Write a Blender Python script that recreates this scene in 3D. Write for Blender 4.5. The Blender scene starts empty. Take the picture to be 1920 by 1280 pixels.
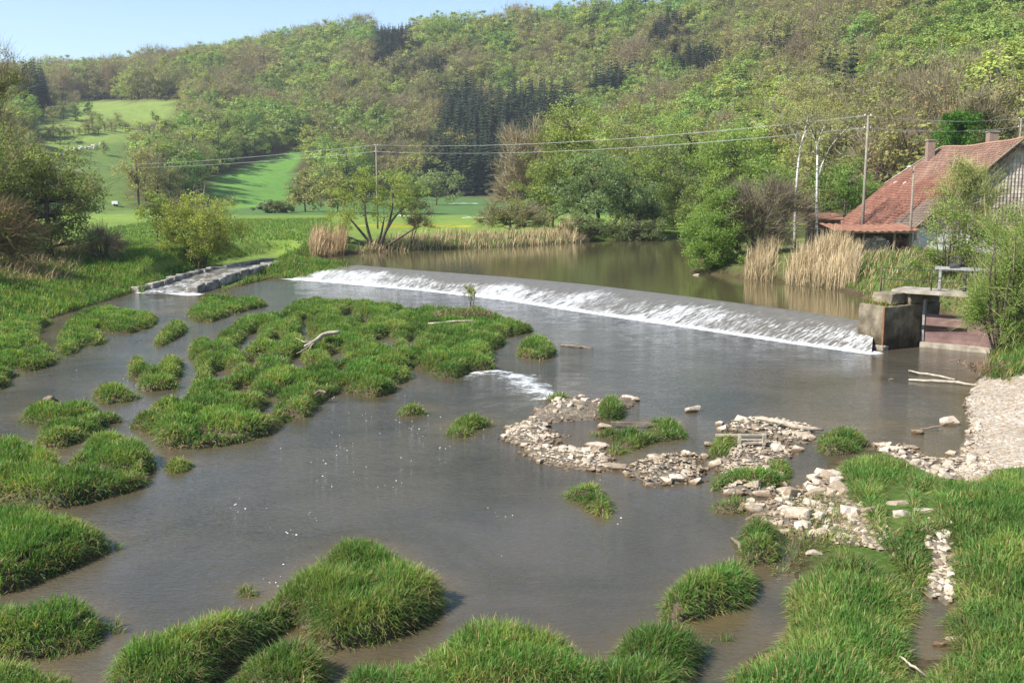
import bpy, bmesh, math, random
import numpy as np
from mathutils import Vector, Matrix

# ------------------------------------------------------------------ camera, world, sun, exposure
scene = bpy.context.scene
COL = scene.collection
CAM_H, PITCH, FPX = 7.5, math.atan(285 / 1867.0), 1867.0
cd = bpy.data.cameras.new("camera")
cd.sensor_width = 36.0
cd.lens = 36.0 * FPX / 1920.0
cd.clip_start = 0.1
cd.clip_end = 12000
cam = bpy.data.objects.new("camera", cd)
cam.location = (0, 0, CAM_H)
cam.rotation_euler = (math.pi / 2 - PITCH, 0, 0)
COL.objects.link(cam)
scene.camera = cam

SUN_EL = math.radians(46)
SUN_AZ = Vector((-0.89, -0.45)).normalized()          # towards the sun, in plan
world = bpy.data.worlds.new("World")
scene.world = world
world.use_nodes = True
wn = world.node_tree.nodes
wl = world.node_tree.links
sky = wn.new("ShaderNodeTexSky")
sky.sky_type = 'NISHITA'
sky.sun_disc = False
sky.sun_elevation = SUN_EL
sky.sun_rotation = math.atan2(SUN_AZ.x, SUN_AZ.y)
sky.altitude = 300
sky.air_density = 1.0
sky.dust_density = 0.35
sky.ozone_density = 2.0
wl.new(sky.outputs[0], wn["Background"].inputs[0])
wn["Background"].inputs[1].default_value = 0.118

sd = bpy.data.lights.new("sun", 'SUN')
sd.energy = 5.0
sd.angle = math.radians(0.53)
sd.color = (1.0, 0.95, 0.87)
sun = bpy.data.objects.new("sun", sd)
to_sun = Vector((SUN_AZ.x * math.cos(SUN_EL), SUN_AZ.y * math.cos(SUN_EL), math.sin(SUN_EL)))
sun.rotation_euler = to_sun.to_track_quat('Z', 'Y').to_euler()
sun.location = (-60, -20, 80)
COL.objects.link(sun)

scene.view_settings.view_transform = 'Standard'
scene.view_settings.look = 'None'
scene.view_settings.gamma = 1.0
scene.view_settings.use_curve_mapping = False
scene.view_settings.exposure = 0.84
scene.render.engine = 'CYCLES'
scene.cycles.max_bounces = 6
scene.cycles.diffuse_bounces = 2
scene.cycles.glossy_bounces = 3
scene.cycles.transmission_bounces = 4
scene.cycles.transparent_max_bounces = 6
scene.cycles.use_denoising = True

rng = np.random.default_rng(7)
random.seed(7)

# ------------------------------------------------------------------ geometry helpers
_c, _s = math.cos(PITCH), math.sin(PITCH)


def P(u, v, z=0.0):
    """world point at height z that sits at photo pixel (u, v)"""
    a, b = (u - 960) / FPX, (640 - v) / FPX
    d = np.array([a, _c + b * _s, -_s + b * _c])
    t = (z - CAM_H) / d[2]
    return np.array([d[0] * t, d[1] * t, z])


def D(u, v, depth):
    """world point at pixel (u, v) whose Y distance is depth"""
    a, b = (u - 960) / FPX, (640 - v) / FPX
    d = np.array([a, _c + b * _s, -_s + b * _c])
    t = depth / d[1]
    return np.array([d[0] * t, depth, CAM_H + d[2] * t])


def proj(X):
    X = np.asarray(X, float)
    x, y, z = X[..., 0], X[..., 1], X[..., 2] - CAM_H
    dep = y * _c - z * _s
    up = y * _s + z * _c
    dep = np.where(np.abs(dep) < 1e-3, 1e-3, dep)
    return 960 + FPX * x / dep, 640 - FPX * up / dep, dep


def inside(poly, X):
    poly = np.asarray(poly, float)
    x, y = X[..., 0], X[..., 1]
    r = np.zeros(x.shape, bool)
    n = len(poly)
    for i in range(n):
        x0, y0 = poly[i]
        x1, y1 = poly[(i + 1) % n]
        c = (y0 > y) != (y1 > y)
        with np.errstate(divide='ignore', invalid='ignore'):
            xi = (x1 - x0) * (y - y0) / (y1 - y0 if y1 != y0 else 1e-9) + x0
        r ^= c & (x < xi)
    return r


def seg_dist(a, b, X):
    a, b = np.asarray(a, float), np.asarray(b, float)
    ab = b - a
    t = np.clip(((X[..., 0] - a[0]) * ab[0] + (X[..., 1] - a[1]) * ab[1]) / max(ab @ ab, 1e-9), 0, 1)
    return np.hypot(X[..., 0] - a[0] - t * ab[0], X[..., 1] - a[1] - t * ab[1]), t


def sdf(poly, X):
    """signed distance, negative inside"""
    d = np.full(X.shape[:-1], 1e9)
    n = len(poly)
    for i in range(n):
        d = np.minimum(d, seg_dist(poly[i], poly[(i + 1) % n], X)[0])
    return np.where(inside(poly, X), -d, d)


def line_dist(pts, X):
    d = np.full(X.shape[:-1], 1e9)
    for i in range(len(pts) - 1):
        d = np.minimum(d, seg_dist(pts[i], pts[i + 1], X)[0])
    return d


def sstep(a, b, x):
    t = np.clip((x - a) / (b - a), 0, 1)
    return t * t * (3 - 2 * t)


_perm = np.random.default_rng(3).random((256, 256))


def noise(x, y, oct=1):
    out, amp, tot = 0.0, 1.0, 0.0
    for o in range(oct):
        xi, yi = np.floor(x).astype(int), np.floor(y).astype(int)
        fx, fy = x - xi, y - yi
        fx, fy = fx * fx * (3 - 2 * fx), fy * fy * (3 - 2 * fy)
        g = lambda i, j: _perm[i & 255, j & 255]
        v = (g(xi, yi) * (1 - fx) + g(xi + 1, yi) * fx) * (1 - fy) + (g(xi, yi + 1) * (1 - fx) + g(xi + 1, yi + 1) * fx) * fy
        out = out + amp * v
        tot += amp
        x, y, amp = x * 2.03 + 17.1, y * 2.03 + 5.7, amp * 0.5
    return out / tot


def tufts(x, y, cell=1.15):
    """nearest tuft centre: distance in cells, vector to the point, random id of the tuft"""
    x, y = np.asarray(x) / cell, np.asarray(y) / cell
    xi, yi = np.floor(x).astype(int), np.floor(y).astype(int)
    best = np.full(x.shape, 9.0)
    vx, vy, idn = np.zeros(x.shape), np.zeros(x.shape), np.zeros(x.shape)
    for dx in (-1, 0, 1):
        for dy in (-1, 0, 1):
            cx, cy = xi + dx, yi + dy
            px = cx + 0.15 + 0.7 * _perm[cx & 255, cy & 255]
            py = cy + 0.15 + 0.7 * _perm[(cx + 91) & 255, (cy + 37) & 255]
            d = np.hypot(x - px, y - py)
            k = d < best
            best = np.where(k, d, best)
            vx, vy = np.where(k, x - px, vx), np.where(k, y - py, vy)
            idn = np.where(k, _perm[(cx + 13) & 255, (cy + 201) & 255], idn)
    return best, np.stack([vx, vy], -1), idn


def dome_of(X):
    wx = X[..., 0] + 0.5 * (noise(X[..., 0] / 1.3, X[..., 1] / 1.3 + 7, 2) - 0.5)
    d, v, idn = tufts(wx, X[..., 1], 1.4)
    dm = np.clip(1 - (d / (0.55 + 0.22 * idn)) ** 2, 0, 1) ** 0.5
    soft = 1 - 0.6 * sstep(32, 22, X[..., 1])            # the near grass has grown together into a closer sward
    return 1 - (1 - dm) * soft, v * soft[..., None], idn


def npmesh(name, V, polys, cols=None, smooth=False, attrs=None):
    """polys: list of (array (n,k), material index); cols: per-vertex RGB -> attribute col"""
    me = bpy.data.meshes.new(name)
    V = np.asarray(V, np.float32)
    me.vertices.add(len(V))
    me.vertices.foreach_set("co", V.ravel())
    polys = [(np.asarray(p, np.int32), m) for p, m in polys if len(p)]
    nl = sum(p.size for p, _ in polys)
    npoly = sum(len(p) for p, _ in polys)
    me.loops.add(nl)
    me.polygons.add(npoly)
    me.loops.foreach_set("vertex_index", np.concatenate([p.ravel() for p, _ in polys]))
    sizes = np.concatenate([np.full(len(p), p.shape[1], np.int32) for p, _ in polys])
    me.polygons.foreach_set("loop_start", np.concatenate([[0], np.cumsum(sizes)[:-1]]).astype(np.int32))
    me.polygons.foreach_set("material_index", np.concatenate([np.full(len(p), m, np.int32) for p, m in polys]))
    me.polygons.foreach_set("use_smooth", np.full(npoly, smooth, bool))
    if cols is not None:
        a = me.attributes.new("col", 'FLOAT_COLOR', 'POINT')
        c = np.ones((len(V), 4), np.float32)
        c[:, :3] = cols
        a.data.foreach_set("color", c.ravel())
    for k, arr in (attrs or {}).items():
        a = me.attributes.new(k, 'FLOAT', 'POINT')
        a.data.foreach_set("value", np.asarray(arr, np.float32))
    me.update(calc_edges=True)
    return me


def link(name, data, mats=(), parent=None, label=None, cat=None, group=None, kind=None, loc=None):
    o = bpy.data.objects.new(name, data)
    COL.objects.link(o)
    if data is not None and mats:
        if not len(data.materials):
            for m in mats:
                data.materials.append(m)
    if loc is not None:
        o.location = loc
    if parent is not None:
        o.parent = parent
    if label:
        o["label"] = label
    if cat:
        o["category"] = cat
    if group:
        o["group"] = group
    if kind:
        o["kind"] = kind
    return o


class MB:
    """collects small solids into one mesh"""
    def __init__(self):
        self.v, self.q, self.t, self.c, self.n = [], [], [], [], 0

    def add(self, V, quads=(), tris=(), col=(1, 1, 1)):
        V = np.asarray(V, float)
        self.v.append(V)
        if len(quads):
            self.q.append(np.asarray(quads) + self.n)
        if len(tris):
            self.t.append(np.asarray(tris) + self.n)
        col = np.asarray(col, float)
        self.c.append(np.broadcast_to(col, (len(V), 3)))
        self.n += len(V)

    def box(self, c, size, axes=None, col=(1, 1, 1), jit=0.0):
        c = np.asarray(c, float)
        s = np.asarray(size, float) / 2
        A = np.eye(3) if axes is None else np.asarray(axes, float)
        V = np.array([[x, y, z] for z in (-1, 1) for x, y in ((-1, -1), (1, -1), (1, 1), (-1, 1))], float) * s
        if jit:
            V = V + rng.normal(0, jit, V.shape)
        self.add(c + V @ A, [[0, 3, 2, 1], [4, 5, 6, 7], [0, 1, 5, 4], [1, 2, 6, 5], [2, 3, 7, 6], [3, 0, 4, 7]], col=col)

    def tube(self, pts, rad, n=6, col=(1, 1, 1)):
        pts = np.asarray(pts, float)
        m = len(pts)
        rad = np.broadcast_to(np.asarray(rad, float), (m,))
        rings = []
        for i in range(m):
            d = pts[min(i + 1, m - 1)] - pts[max(i - 1, 0)]
            d = d / (np.linalg.norm(d) + 1e-9)
            h = np.array([0, 0, 1.0]) if abs(d[2]) < 0.9 else np.array([1.0, 0, 0])
            a = np.cross(d, h)
            a /= np.linalg.norm(a)
            b = np.cross(d, a)
            ang = np.arange(n) * 2 * math.pi / n
            rings.append(pts[i] + rad[i] * (np.cos(ang)[:, None] * a + np.sin(ang)[:, None] * b))
        V = np.concatenate(rings + [pts[:1], pts[-1:]])
        q = [[i * n + j, i * n + (j + 1) % n, (i + 1) * n + (j + 1) % n, (i + 1) * n + j] for i in range(m - 1) for j in range(n)]
        t = [[(j + 1) % n, j, m * n] for j in range(n)] + [[(m - 1) * n + j, (m - 1) * n + (j + 1) % n, m * n + 1] for j in range(n)]
        self.add(V, q, t, col)

    def mesh(self, name, smooth=False):
        return npmesh(name, np.concatenate(self.v), [(np.concatenate(self.q) if self.q else [], 0), (np.concatenate(self.t) if self.t else [], 0)],
                      cols=np.concatenate(self.c), smooth=smooth)

    def obj(self, name, mat, smooth=False, **k):
        return link(name, self.mesh(name, smooth), [mat], **k)


# ------------------------------------------------------------------ materials
def new_mat(name):
    m = bpy.data.materials.new(name)
    m.use_nodes = True
    nt = m.node_tree
    return m, nt, nt.nodes, nt.links, nt.nodes["Principled BSDF"]


def N(nt, t, **k):
    n = nt.nodes.new(t)
    for a, b in k.items():
        setattr(n, a, b)
    return n


def tex_noise(nt, scale, detail=4, coord=None, rough=0.55, dist=0.0):
    n = N(nt, "ShaderNodeTexNoise")
    n.inputs["Scale"].default_value = scale
    n.inputs["Detail"].default_value = detail
    n.inputs["Roughness"].default_value = rough
    n.inputs["Distortion"].default_value = dist
    if coord is not None:
        nt.links.new(coord, n.inputs["Vector"])
    return n


def ramp(nt, fac, stops):
    r = N(nt, "ShaderNodeValToRGB")
    e = r.color_ramp.elements
    while len(e) < len(stops):
        e.new(0.5)
    for el, (p, c) in zip(e, stops):
        el.position = p
        el.color = (*c, 1) if len(c) == 3 else c
    nt.links.new(fac, r.inputs[0])
    return r.outputs[0]


def mixrgb(nt, a, b, fac, mode='MIX'):
    m = N(nt, "ShaderNodeMix", data_type='RGBA', blend_type=mode)
    for sock, val in ((m.inputs[6], a), (m.inputs[7], b), (m.inputs[0], fac)):
        if isinstance(val, (int, float)):
            sock.default_value = val
        elif isinstance(val, tuple):
            sock.default_value = (*val, 1)
        else:
            nt.links.new(val, sock)
    return m.outputs[2]


def math_n(nt, op, a, b=None, clamp=False):
    m = N(nt, "ShaderNodeMath", operation=op, use_clamp=clamp)
    for s, v in ((m.inputs[0], a), (m.inputs[1], b)):
        if v is None:
            continue
        if isinstance(v, (int, float)):
            s.default_value = v
        else:
            nt.links.new(v, s)
    return m.outputs[0]


def attr_col(nt, name="col"):
    return N(nt, "ShaderNodeAttribute", attribute_name=name)


def geo_pos(nt):
    return N(nt, "ShaderNodeNewGeometry").outputs["Position"]


def obj_coord(nt):
    return N(nt, "ShaderNodeTexCoord").outputs["Object"]


def bump(nt, bsdf, h, strength=0.5, dist=0.05):
    b = N(nt, "ShaderNodeBump")
    b.inputs["Strength"].default_value = strength
    b.inputs["Distance"].default_value = dist
    nt.links.new(h, b.inputs["Height"])
    nt.links.new(b.outputs[0], bsdf.inputs["Normal"])
    return b


def foliage(name, base, transl=0.35, jitter=0.0, rough=0.6, spec=0.25):
    """leaf or blade: base colour times the per-leaf tint attribute, some light through"""
    m, nt, nd, lk, bs = new_mat(name)
    col = mixrgb(nt, attr_col(nt).outputs["Color"], base, 1.0, 'MULTIPLY')
    if jitter:
        oi = N(nt, "ShaderNodeObjectInfo")
        hsv = N(nt, "ShaderNodeHueSaturation")
        mr = N(nt, "ShaderNodeMapRange")
        lk.new(oi.outputs["Random"], mr.inputs[0])
        mr.inputs[3].default_value = 0.5 - jitter * 0.25
        mr.inputs[4].default_value = 0.5 + jitter * 0.22
        lk.new(mr.outputs[0], hsv.inputs["Hue"])
        f = math_n(nt, 'FRACT', math_n(nt, 'MULTIPLY', oi.outputs["Random"], 7.31))
        mr2 = N(nt, "ShaderNodeMapRange")
        lk.new(f, mr2.inputs[0])
        mr2.inputs[3].default_value = 0.86
        mr2.inputs[4].default_value = 1.22
        lk.new(mr2.outputs[0], hsv.inputs["Value"])
        lk.new(col, hsv.inputs["Color"])
        col = hsv.outputs[0]
    lk.new(col, bs.inputs["Base Color"])
    bs.inputs["Roughness"].default_value = rough
    bs.inputs["Specular IOR Level"].default_value = spec
    if transl:
        tr = N(nt, "ShaderNodeBsdfTranslucent")
        lk.new(mixrgb(nt, col, (1.25, 1.2, 0.6), 1.0, 'MULTIPLY'), tr.inputs[0])
        mx = N(nt, "ShaderNodeMixShader")
        mx.inputs[0].default_value = transl
        lk.new(bs.outputs[0], mx.inputs[1])
        lk.new(tr.outputs[0], mx.inputs[2])
        lk.new(mx.outputs[0], nd["Material Output"].inputs[0])
    return m


def plain(name, c1, c2, scale=3.0, rough=0.85, bstr=0.4, bdist=0.03, detail=6, spec=0.3, use_col=False, coord='obj'):
    m, nt, nd, lk, bs = new_mat(name)
    co = obj_coord(nt) if coord == 'obj' else geo_pos(nt)
    n = tex_noise(nt, scale, detail, co, 0.62)
    col = ramp(nt, n.outputs[0], [(0.3, c1), (0.7, c2)])
    if use_col:
        col = mixrgb(nt, col, attr_col(nt).outputs["Color"], 1.0, 'MULTIPLY')
    lk.new(col, bs.inputs["Base Color"])
    bs.inputs["Roughness"].default_value = rough
    bs.inputs["Specular IOR Level"].default_value = spec
    if bstr:
        bump(nt, bs, tex_noise(nt, scale * 4, 5, co).outputs[0], bstr, bdist)
    return m


M = {}
M['grass'] = foliage('grass_blade', (1, 1, 1), 0.45, rough=0.5, spec=0.35)
M['straw'] = foliage('dry_reed', (1, 1, 1), 0.2, rough=0.7, spec=0.2)
M['twig'] = foliage('twig', (1, 1, 1), 0.0, rough=0.8, spec=0.15)
M['leaf'] = foliage('leaf', (1, 1, 1), 0.48, rough=0.5, spec=0.3)
M['bark'] = plain('bark', (0.05, 0.04, 0.03), (0.14, 0.115, 0.085), 3.0, 0.9)
M['bark_grey'] = plain('bark_grey', (0.10, 0.09, 0.075), (0.22, 0.2, 0.17), 3.0, 0.9)
M['mud'] = plain('mud', (0.035, 0.026, 0.016), (0.10, 0.075, 0.045), 2.2, 0.75, 0.6, 0.06, coord='geo')
M['bar'] = plain('gravelly_mud', (0.07, 0.055, 0.038), (0.24, 0.2, 0.145), 4.5, 0.85, 0.9, 0.06, coord='geo')
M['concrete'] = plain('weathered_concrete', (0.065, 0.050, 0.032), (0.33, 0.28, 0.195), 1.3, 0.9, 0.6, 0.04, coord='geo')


def stain_and_shade(m, z0, z1):
    """dark wet algae and painted shade up to an uneven line above the water"""
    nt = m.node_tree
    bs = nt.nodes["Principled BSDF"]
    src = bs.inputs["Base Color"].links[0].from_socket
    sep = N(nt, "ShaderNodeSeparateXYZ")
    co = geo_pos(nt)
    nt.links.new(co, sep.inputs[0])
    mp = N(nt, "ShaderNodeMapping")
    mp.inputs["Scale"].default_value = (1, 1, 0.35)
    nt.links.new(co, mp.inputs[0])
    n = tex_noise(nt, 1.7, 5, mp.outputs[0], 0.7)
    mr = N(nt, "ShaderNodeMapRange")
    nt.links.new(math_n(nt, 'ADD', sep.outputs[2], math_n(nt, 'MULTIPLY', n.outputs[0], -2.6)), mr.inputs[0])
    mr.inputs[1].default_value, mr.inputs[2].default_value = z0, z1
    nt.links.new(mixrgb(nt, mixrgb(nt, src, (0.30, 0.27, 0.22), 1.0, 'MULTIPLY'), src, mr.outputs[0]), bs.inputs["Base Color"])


stain_and_shade(M['concrete'], -1.0, -0.1)  # algae darkening that also paints in shade on the pier's dark side
M['pale_concrete'] = plain('pale_concrete', (0.15, 0.125, 0.09), (0.45, 0.40, 0.325), 1.6, 0.9, 0.4, 0.02, coord='geo')
M['dark_metal'] = plain('dark_metal', (0.03, 0.03, 0.03), (0.07, 0.065, 0.06), 6.0, 0.55, 0.2, 0.01)
M['grey_metal'] = plain('grey_metal', (0.16, 0.16, 0.155), (0.36, 0.355, 0.34), 5.0, 0.5, 0.2, 0.01)
M['gate'] = plain('rusty_red_gate', (0.13, 0.075, 0.068), (0.24, 0.155, 0.14), 1.8, 0.8, 0.3, 0.02, coord='geo')
M['wood'] = plain('driftwood', (0.22, 0.175, 0.125), (0.52, 0.45, 0.345), 6.0, 0.85, 0.5, 0.02)
M['old_wood'] = plain('old_wood', (0.09, 0.07, 0.05), (0.24, 0.19, 0.13), 5.0, 0.9, 0.4, 0.02)
M['pole'] = plain('pole_wood', (0.17, 0.145, 0.11), (0.30, 0.265, 0.21), 2.0, 0.9, 0.2, 0.01)
M['wire'] = plain('wire', (0.34, 0.34, 0.32), (0.44, 0.44, 0.42), 1.0, 0.5, 0)
M['insulator'] = plain('insulator', (0.6, 0.6, 0.58), (0.8, 0.8, 0.78), 1.0, 0.3, 0)
M['plaster'] = plain('whitewashed_plaster', (0.5, 0.49, 0.46), (0.74, 0.72, 0.68), 0.9, 0.9, 0.3, 0.02, coord='geo')
M['tile'] = plain('roof_tile', (0.75, 0.75, 0.75), (1.1, 1.1, 1.1), 3.0, 0.85, 0.3, 0.02, use_col=True, coord='geo')
M['hung_tile'] = plain('hung_tile', (0.7, 0.7, 0.7), (1.15, 1.15, 1.15), 4.0, 0.9, 0.3, 0.02, use_col=True, coord='geo')
M['brick'] = plain('chimney_brick', (0.20, 0.13, 0.10), (0.36, 0.25, 0.20), 8.0, 0.9, 0.5, 0.02)
M['wool'] = plain('wool', (0.5, 0.45, 0.36), (0.68, 0.62, 0.5), 2.0, 0.95, 0.3, 0.02)
M['white_paint'] = plain('white_paint', (0.7, 0.7, 0.7), (0.82, 0.82, 0.82), 2.0, 0.5, 0)
M['tyre'] = plain('rubber', (0.02, 0.02, 0.02), (0.04, 0.04, 0.04), 4.0, 0.8, 0)
M['corrugated'] = plain('rusted_sheet', (0.17, 0.075, 0.045), (0.32, 0.16, 0.10), 1.5, 0.85, 0.3, 0.02, coord='geo')
M['logs'] = plain('firewood', (0.7, 0.7, 0.7), (1.1, 1.1, 1.1), 4.0, 0.9, 0.3, 0.02, use_col=True)


def birch_mat():
    m, nt, nd, lk, bs = new_mat('birch_bark')
    co = obj_coord(nt)
    mp = N(nt, "ShaderNodeMapping")
    mp.inputs["Scale"].default_value = (2.0, 2.0, 5.0)
    lk.new(co, mp.inputs[0])
    n = tex_noise(nt, 1.6, 4, mp.outputs[0])
    lk.new(ramp(nt, n.outputs[0], [(0.36, (0.05, 0.045, 0.04)), (0.47, (0.66, 0.64, 0.6)), (0.8, (0.78, 0.76, 0.72))]), bs.inputs["Base Color"])
    bs.inputs["Roughness"].default_value = 0.8
    return m


M['birch'] = birch_mat()


def stone_mat():
    m, nt, nd, lk, bs = new_mat('limestone')
    co = obj_coord(nt)
    oi = N(nt, "ShaderNodeObjectInfo")
    n = tex_noise(nt, 3.5, 6, co, 0.65)
    base = ramp(nt, n.outputs[0], [(0.28, (0.30, 0.25, 0.185)), (0.55, (0.52, 0.46, 0.38)), (0.75, (0.66, 0.61, 0.53))])
    tint = ramp(nt, oi.outputs["Random"], [(0.0, (0.45, 0.37, 0.28)), (0.4, (0.86, 0.8, 0.71)), (0.75, (1.05, 1.0, 0.94)), (1.0, (1.15, 1.13, 1.1))])
    col = mixrgb(nt, base, tint, 1.0, 'MULTIPLY')
    # damp, silt-stained foot of each stone at the waterline
    sep = N(nt, "ShaderNodeSeparateXYZ")
    lk.new(geo_pos(nt), sep.inputs[0])
    wet = N(nt, "ShaderNodeMapRange")
    lk.new(math_n(nt, 'ADD', sep.outputs[2], math_n(nt, 'MULTIPLY', n.outputs[0], 0.05)), wet.inputs[0])
    wet.inputs[1].default_value = 0.07
    wet.inputs[2].default_value = 0.14
    col = mixrgb(nt, mixrgb(nt, col, (0.36, 0.29, 0.2), 1.0, 'MULTIPLY'), col, wet.outputs[0])
    lk.new(col, bs.inputs["Base Color"])
    bs.inputs["Roughness"].default_value = 0.85
    bump(nt, bs, tex_noise(nt, 14, 5, co).outputs[0], 0.5, 0.03)
    return m


M['stone'] = stone_mat()


def block_mat():
    m, nt, nd, lk, bs = new_mat('wet_block_stone')
    co = geo_pos(nt)
    n = tex_noise(nt, 1.7, 6, co, 0.65)
    col = ramp(nt, n.outputs[0], [(0.3, (0.06, 0.055, 0.045)), (0.5, (0.22, 0.2, 0.165)), (0.68, (0.5, 0.47, 0.41))])
    lk.new(col, bs.inputs["Base Color"])
    bs.inputs["Roughness"].default_value = 0.7
    bump(nt, bs, tex_noise(nt, 6, 5, co).outputs[0], 0.6, 0.05)
    return m


M['block'] = block_mat()


def ground_mat():
    m, nt, nd, lk, bs = new_mat('valley_ground')
    co = geo_pos(nt)
    c = attr_col(nt).outputs["Color"]
    n1 = tex_noise(nt, 0.35, 6, co, 0.65)
    n2 = tex_noise(nt, 3.0, 5, co, 0.7)
    t1 = ramp(nt, n1.outputs[0], [(0.25, (0.72, 0.78, 0.6)), (0.5, (1.0, 1.0, 1.0)), (0.75, (1.25, 1.15, 1.2))])
    t2 = ramp(nt, n2.outputs[0], [(0.3, (0.6, 0.65, 0.6)), (0.7, (1.3, 1.25, 1.3))])
    col = mixrgb(nt, mixrgb(nt, c, t1, 1.0, 'MULTIPLY'), t2, 1.0, 'MULTIPLY')
    lk.new(col, bs.inputs["Base Color"])
    bs.inputs["Roughness"].default_value = 0.95
    bs.inputs["Specular IOR Level"].default_value = 0.1
    bump(nt, bs, tex_noise(nt, 5.0, 6, co, 0.7).outputs[0], 0.7, 0.15)
    return m


M['ground'] = ground_mat()


def water_mat(name, deep, ripple=1.0, rough=0.06, foam=True, streak=False):
    """murky river water: body colour under a clear reflecting surface, white where it foams"""
    m, nt, nd, lk, bs = new_mat(name)
    co = geo_pos(nt)
    body = deep
    if foam:
        sh = N(nt, "ShaderNodeAttribute", attribute_name="shallow")
        nb = tex_noise(nt, 0.5, 5, co, 0.6)
        f = math_n(nt, 'MULTIPLY', sh.outputs["Fac"], math_n(nt, 'ADD', nb.outputs[0], 0.45), True)
        body = mixrgb(nt, deep, (0.105, 0.078, 0.038), f)
    if foam and not streak:                 # silt clouds and weed on the bed showing through
        pn = tex_noise(nt, 0.22, 4, co, 0.6, 0.8)
        body = mixrgb(nt, body, ramp(nt, pn.outputs[0], [(0.32, (0.66, 0.68, 0.62)), (0.55, (1.0, 1.0, 1.0)), (0.75, (1.18, 1.15, 1.12))]), 1.0, 'MULTIPLY')
    bs.inputs["IOR"].default_value = 1.33
    bs.inputs["Roughness"].default_value = rough
    mp = N(nt, "ShaderNodeMapping")
    mp.inputs["Rotation"].default_value = (0, 0, math.radians(18))
    mp.inputs["Scale"].default_value = (0.75, 1.7, 1)
    lk.new(co, mp.inputs[0])
    w1 = tex_noise(nt, 1.1, 3, mp.outputs[0], 0.5)
    w2 = tex_noise(nt, 3.6, 4, mp.outputs[0], 0.6, 0.6)
    h = math_n(nt, 'ADD', math_n(nt, 'MULTIPLY', w1.outputs[0], 0.8), math_n(nt, 'MULTIPLY', w2.outputs[0], 0.42))
    if foam:
        rp = N(nt, "ShaderNodeAttribute", attribute_name="ripple")
        w3 = tex_noise(nt, 9.0, 2, mp.outputs[0], 0.5, 0.6)
        h = math_n(nt, 'MULTIPLY', math_n(nt, 'ADD', h, math_n(nt, 'MULTIPLY', w3.outputs[0], 0.5)), rp.outputs["Fac"])
    bump(nt, bs, h, 0.38 * ripple, 0.06)
    if foam:
        fo = N(nt, "ShaderNodeAttribute", attribute_name="foam")
        if streak:                       # coordinates along and down the slope, so that the streaks follow the flow
            cxy = N(nt, "ShaderNodeCombineXYZ")
            lk.new(math_n(nt, 'MULTIPLY', N(nt, "ShaderNodeAttribute", attribute_name="across").outputs["Fac"], 2.6), cxy.inputs[0])
            lk.new(math_n(nt, 'MULTIPLY', N(nt, "ShaderNodeAttribute", attribute_name="down").outputs["Fac"], 0.55), cxy.inputs[1])
            n1 = tex_noise(nt, 2.3, 6, cxy.outputs[0], 0.72)
            body = mixrgb(nt, body, ramp(nt, n1.outputs[0], [(0.3, (0.7, 0.7, 0.7)), (0.7, (1.35, 1.3, 1.2))]), 1.0, 'MULTIPLY')
            k = math_n(nt, 'SUBTRACT', math_n(nt, 'ADD', math_n(nt, 'MULTIPLY', fo.outputs["Fac"], 0.8), math_n(nt, 'MULTIPLY', n1.outputs[0], 2.1)), 1.42)
            k = math_n(nt, 'MULTIPLY', k, 1.8, True)
        else:
            mpf = N(nt, "ShaderNodeMapping")
            mpf.inputs["Rotation"].default_value = (0, 0, math.radians(20))
            mpf.inputs["Scale"].default_value = (1.0, 2.2, 1)
            lk.new(co, mpf.inputs[0])
            n1 = tex_noise(nt, 3.2, 5, mpf.outputs[0], 0.7)
            k = math_n(nt, 'SUBTRACT', math_n(nt, 'ADD', math_n(nt, 'MULTIPLY', fo.outputs["Fac"], 1.25), n1.outputs[0]), 0.98)
            k = math_n(nt, 'MULTIPLY', k, 4.0, True)
        lk.new(mixrgb(nt, body, (0.72, 0.74, 0.75), k), bs.inputs["Base Color"])
        lk.new(math_n(nt, 'ADD', math_n(nt, 'MULTIPLY', k, 0.55), rough), bs.inputs["Roughness"])
    else:
        bs.inputs["Base Color"].default_value = (*deep, 1)
    return m


M['water_low'] = water_mat('river_water', (0.074, 0.064, 0.047), 2.3, 0.045)
M['water_up'] = water_mat('pool_water', (0.078, 0.068, 0.032), 0.30, 0.03, foam=False)
M['water_weir'] = water_mat('weir_water', (0.125, 0.115, 0.095), 2.6, 0.3, streak=True)
M['fleck'] = plain('foam_fleck', (0.75, 0.76, 0.78), (0.88, 0.88, 0.88), 2.0, 0.6, 0)


def beach_mat():
    m, nt, nd, lk, bs = new_mat('pale_gravel')
    co = geo_pos(nt)
    v = N(nt, "ShaderNodeTexVoronoi")
    v.inputs["Scale"].default_value = 9.0
    lk.new(co, v.inputs["Vector"])
    n = tex_noise(nt, 0.8, 6, co, 0.6)
    c = ramp(nt, n.outputs[0], [(0.3, (0.30, 0.255, 0.195)), (0.6, (0.50, 0.45, 0.375)), (0.8, (0.58, 0.54, 0.47))])
    c = mixrgb(nt, c, ramp(nt, v.outputs["Color"], [(0.0, (0.6, 0.57, 0.52)), (1.0, (1.15, 1.13, 1.1))]), 1.0, 'MULTIPLY')
    lk.new(c, bs.inputs["Base Color"])
    bs.inputs["Roughness"].default_value = 0.9
    bump(nt, bs, v.outputs["Distance"], 0.8, -0.05)
    return m


M['beach'] = beach_mat()

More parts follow.
